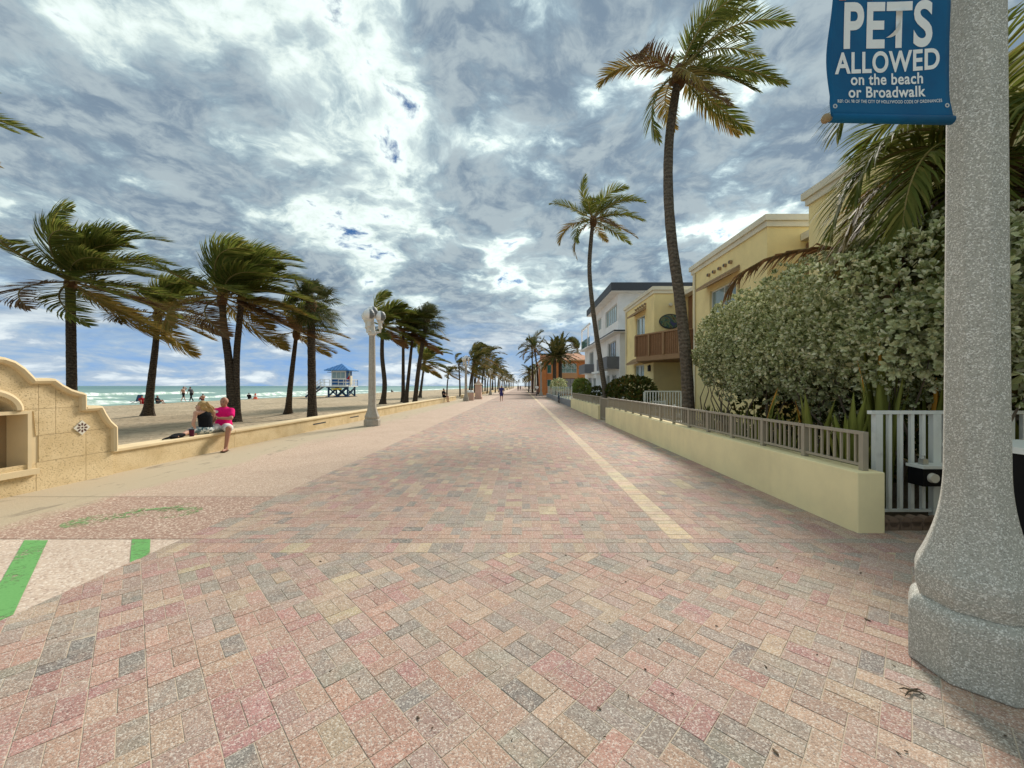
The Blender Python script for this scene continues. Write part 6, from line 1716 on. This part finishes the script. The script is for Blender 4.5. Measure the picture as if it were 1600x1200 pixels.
def cone(px, py, label, s=1.0):
    p = V(at(px, py)); root = thing('marker_cone', label, 'cone', p)
    mb = MB(); mb.box(p.x - .35 * s, p.x + .35 * s, p.y - .35 * s, p.y + .35 * s, p.z, p.z + .05); mb.build('cone_base', M['conered'], root)
    mb = MB(); mb.lathe([(.28 * s, .05), (.06 * s, .85 * s)], p, 14); c = mb.build('cone_body', M['conered'], root)
    mb = MB(); mb.lathe([(.207 * s, .35 * s), (.150 * s, .55 * s)], p, 14); mb.build('cone_band', M['clothwhite'], c)
cone(399, 623.5, 'orange marker cone on the sand by the surf', 1.0)
cone(637, 619, 'orange marker cone on the sand between the clump of palms', .9)

# pink pillar, bins beyond
root = thing('pink_pillar', 'pink stucco pillar with stepped top at a gap in the seat wall', 'pillar', (-6.55, 47.5, 0))
c = P(748, 603, 47.5); X0 = c.x - .05
mb = MB(); mb.box(X0 - .45, X0 + .45, 47, 48.2, 0, .28); mb.build('pillar_base', M['pinkstucco'], root)
mb = MB(); mb.box(X0 - .36, X0 + .36, 47.1, 48.1, .282, 1.75); mb.build('pillar_shaft', M['pinkstucco'], root)
mb = MB(); mb.box(X0 - .44, X0 + .44, 47.0, 48.2, 1.752, 1.86); mb.build('pillar_cap', M['cream'], root)
mb = MB(); mb.tube_rings([[Vector((X0 + a * w, 47.6 + b * w, z)) for a, b in ((-1, -1), (1, -1), (1, 1), (-1, 1))] for w, z in ((.34, 1.862), (.12, 2.2), (.06, 2.5))]); mb.build('pillar_top', M['pinkstucco'], root)
for px, d, lb, mk in ((732, 43.5, 'slim tan litter bin behind the second lamp', 'cast_stone'), (736.5, 43, 'squat tan litter bin beside the pink pillar', 'pinkstucco')):
    x = P(px, 0, d).x; root = thing('litter_bin', lb, 'litter bin', (x, d, 0), 'litter bins by the seat wall')
    mb = MB(); mb.lathe([(.24, 0), (.28, .06), (.28, .82), (.30, .86)], (x, d, 0), 14); mb.build('bin_body', M[mk], root)
    mb = MB(); mb.lathe([(.30, .862), (.26, 1.0), (.12, 1.12)], (x, d, 0), 14); mb.build('bin_lid', M['towerwhite'], root)

# bicycles on the building side
def bicycle(x, y, rz, label, rider=False):
    root = thing('bicycle', label, 'bicycle', (x, y, 0), 'bicycles on the promenade')
    def put(mb, name, m, par=None): o = mb.build(name, M[m], par or root); o.matrix_parent_inverse = Matrix(); return o
    for cx in (-.52, .52):
        mb = MB(); n = 22; mb.tube_rings([[Vector((cx + math.cos(t) * (.32 + .022 * math.cos(u)), .022 * math.sin(u), .345 + math.sin(t) * (.32 + .022 * math.cos(u)))) for u in (0, 1.57, 3.14, 4.71)] for t in [2 * math.pi * i / n for i in range(n + 1)]], cap=False); wl = put(mb, 'wheel', 'black')
        mb = MB()
        for i in range(8): t = math.pi * i / 8; mb.tube([(cx - .31 * math.cos(t), 0, .345 - .31 * math.sin(t)), (cx + .31 * math.cos(t), 0, .345 + .31 * math.sin(t))], .004, 4)
        put(mb, 'spokes', 'steel', wl)
    mb = MB()
    for a, b in (((-.52, 0, .345), (-.1, 0, .3)), ((-.52, 0, .345), (-.2, 0, .8)), ((-.1, 0, .3), (-.22, 0, .92)), ((-.1, 0, .3), (.36, 0, .8)), ((-.19, 0, .8), (.36, 0, .86)), ((.52, 0, .345), (.33, 0, 1.0))): mb.tube([a, b], .018, 6)
    put(mb, 'frame', 'bluedark')
    mb = MB(); mb.sphere((-.24, 0, .95), (.13, .07, .035), 10, 6); put(mb, 'saddle', 'black')
    mb = MB(); mb.tube([(.22, -.28, 1.02), (.34, -.1, 1.04), (.34, .1, 1.04), (.22, .28, 1.02)], .014, 6); put(mb, 'handlebar', 'steel')
    mb = MB(); mb.tube([(-.1, -.12, .2), (-.1, -.07, .3), (-.1, .07, .3), (-.1, .12, .4)], .013, 6); put(mb, 'crank', 'steel')
    root.rotation_euler = (0, 0, rz)
bicycle(3.48, 36.5, 1.57, 'bicycle leaning against the glass screen wall')
bicycle(2.35, 60.5, 1.45, 'bicycle ridden by the far cyclist before the orange building')
sitter('far cyclist in white shirt riding before the orange building', (2.35, 60.2, .90), (0.1, -1, 0), 'clothwhite', pants='clothblack', seat=.35)
for i, (px, d, lb, sh) in enumerate(((809.5, 118, 'tiny far walker in dark clothes at the end of the promenade', 'clothblack'), (813, 135, 'tiny far walker in red at the end of the promenade', 'maroon'), (826, 128, 'tiny far walker on the building side of the promenade', 'grey_cloth'))):
    walker('person', lb, (P(px, 0, d).x, d, 0), (0, -1, 0), 1.75, sh, 'clothblack', 'skin', 'hair_dark', .2, voxel=.05)

# ------------------------------------------------------------------ litter on the paving
r = random.Random(33); fl = 0
while fl < 46:
    px, py = r.uniform(250, 1580), r.uniform(800, 1190)
    if px < 850 and r.random() < .75: continue
    g = G(px, py)
    if g.x < XL + .1 or (g.xy - NL.xy).length < .36 or (g.y < 4.6 and g.x > 3.6 and g.y > 4.2): continue
    fl += 1
    a = r.uniform(0, 6.28); L = r.uniform(.006, .012) if r.random() < .7 else r.uniform(.012, .022); w = L * r.uniform(.22, .4)
    mb = MB(); pts = []
    for k in range(7): t = 2 * math.pi * k / 7; u, v = math.cos(t) * L, math.sin(t) * w; pts.append(V((u * math.cos(a) - v * math.sin(a), u * math.sin(a) + v * math.cos(a), .003 + .002 * math.cos(t))))
    mb.prism(pts, (0, 0, .003)); o = mb.build('leaf_litter', M['soil']); o.location = (g.x, g.y, 0)
    tag(o, 'small dark bit of leaf litter on the pavers', 'leaf litter', 'leaf litter on the pavers')
g = G(1424, 1082)
root = thing('dead_twig', 'dark forked dead twig on the pavers left of the lamp post base', 'twig', (g.x, g.y, 0))
for k, (a, L) in enumerate(((.1, .06), (2.8, .05), (3.6, .07), (5.6, .05))): mb = MB(); mb.tube([(g.x, g.y, .012), (g.x + math.cos(a) * L * .6, g.y + math.sin(a) * L * .6, .016), (g.x + math.cos(a) * L, g.y + math.sin(a) * L, .006)], [.006, .004, .002], 5); mb.build('twig_arm', M['soil'], root)
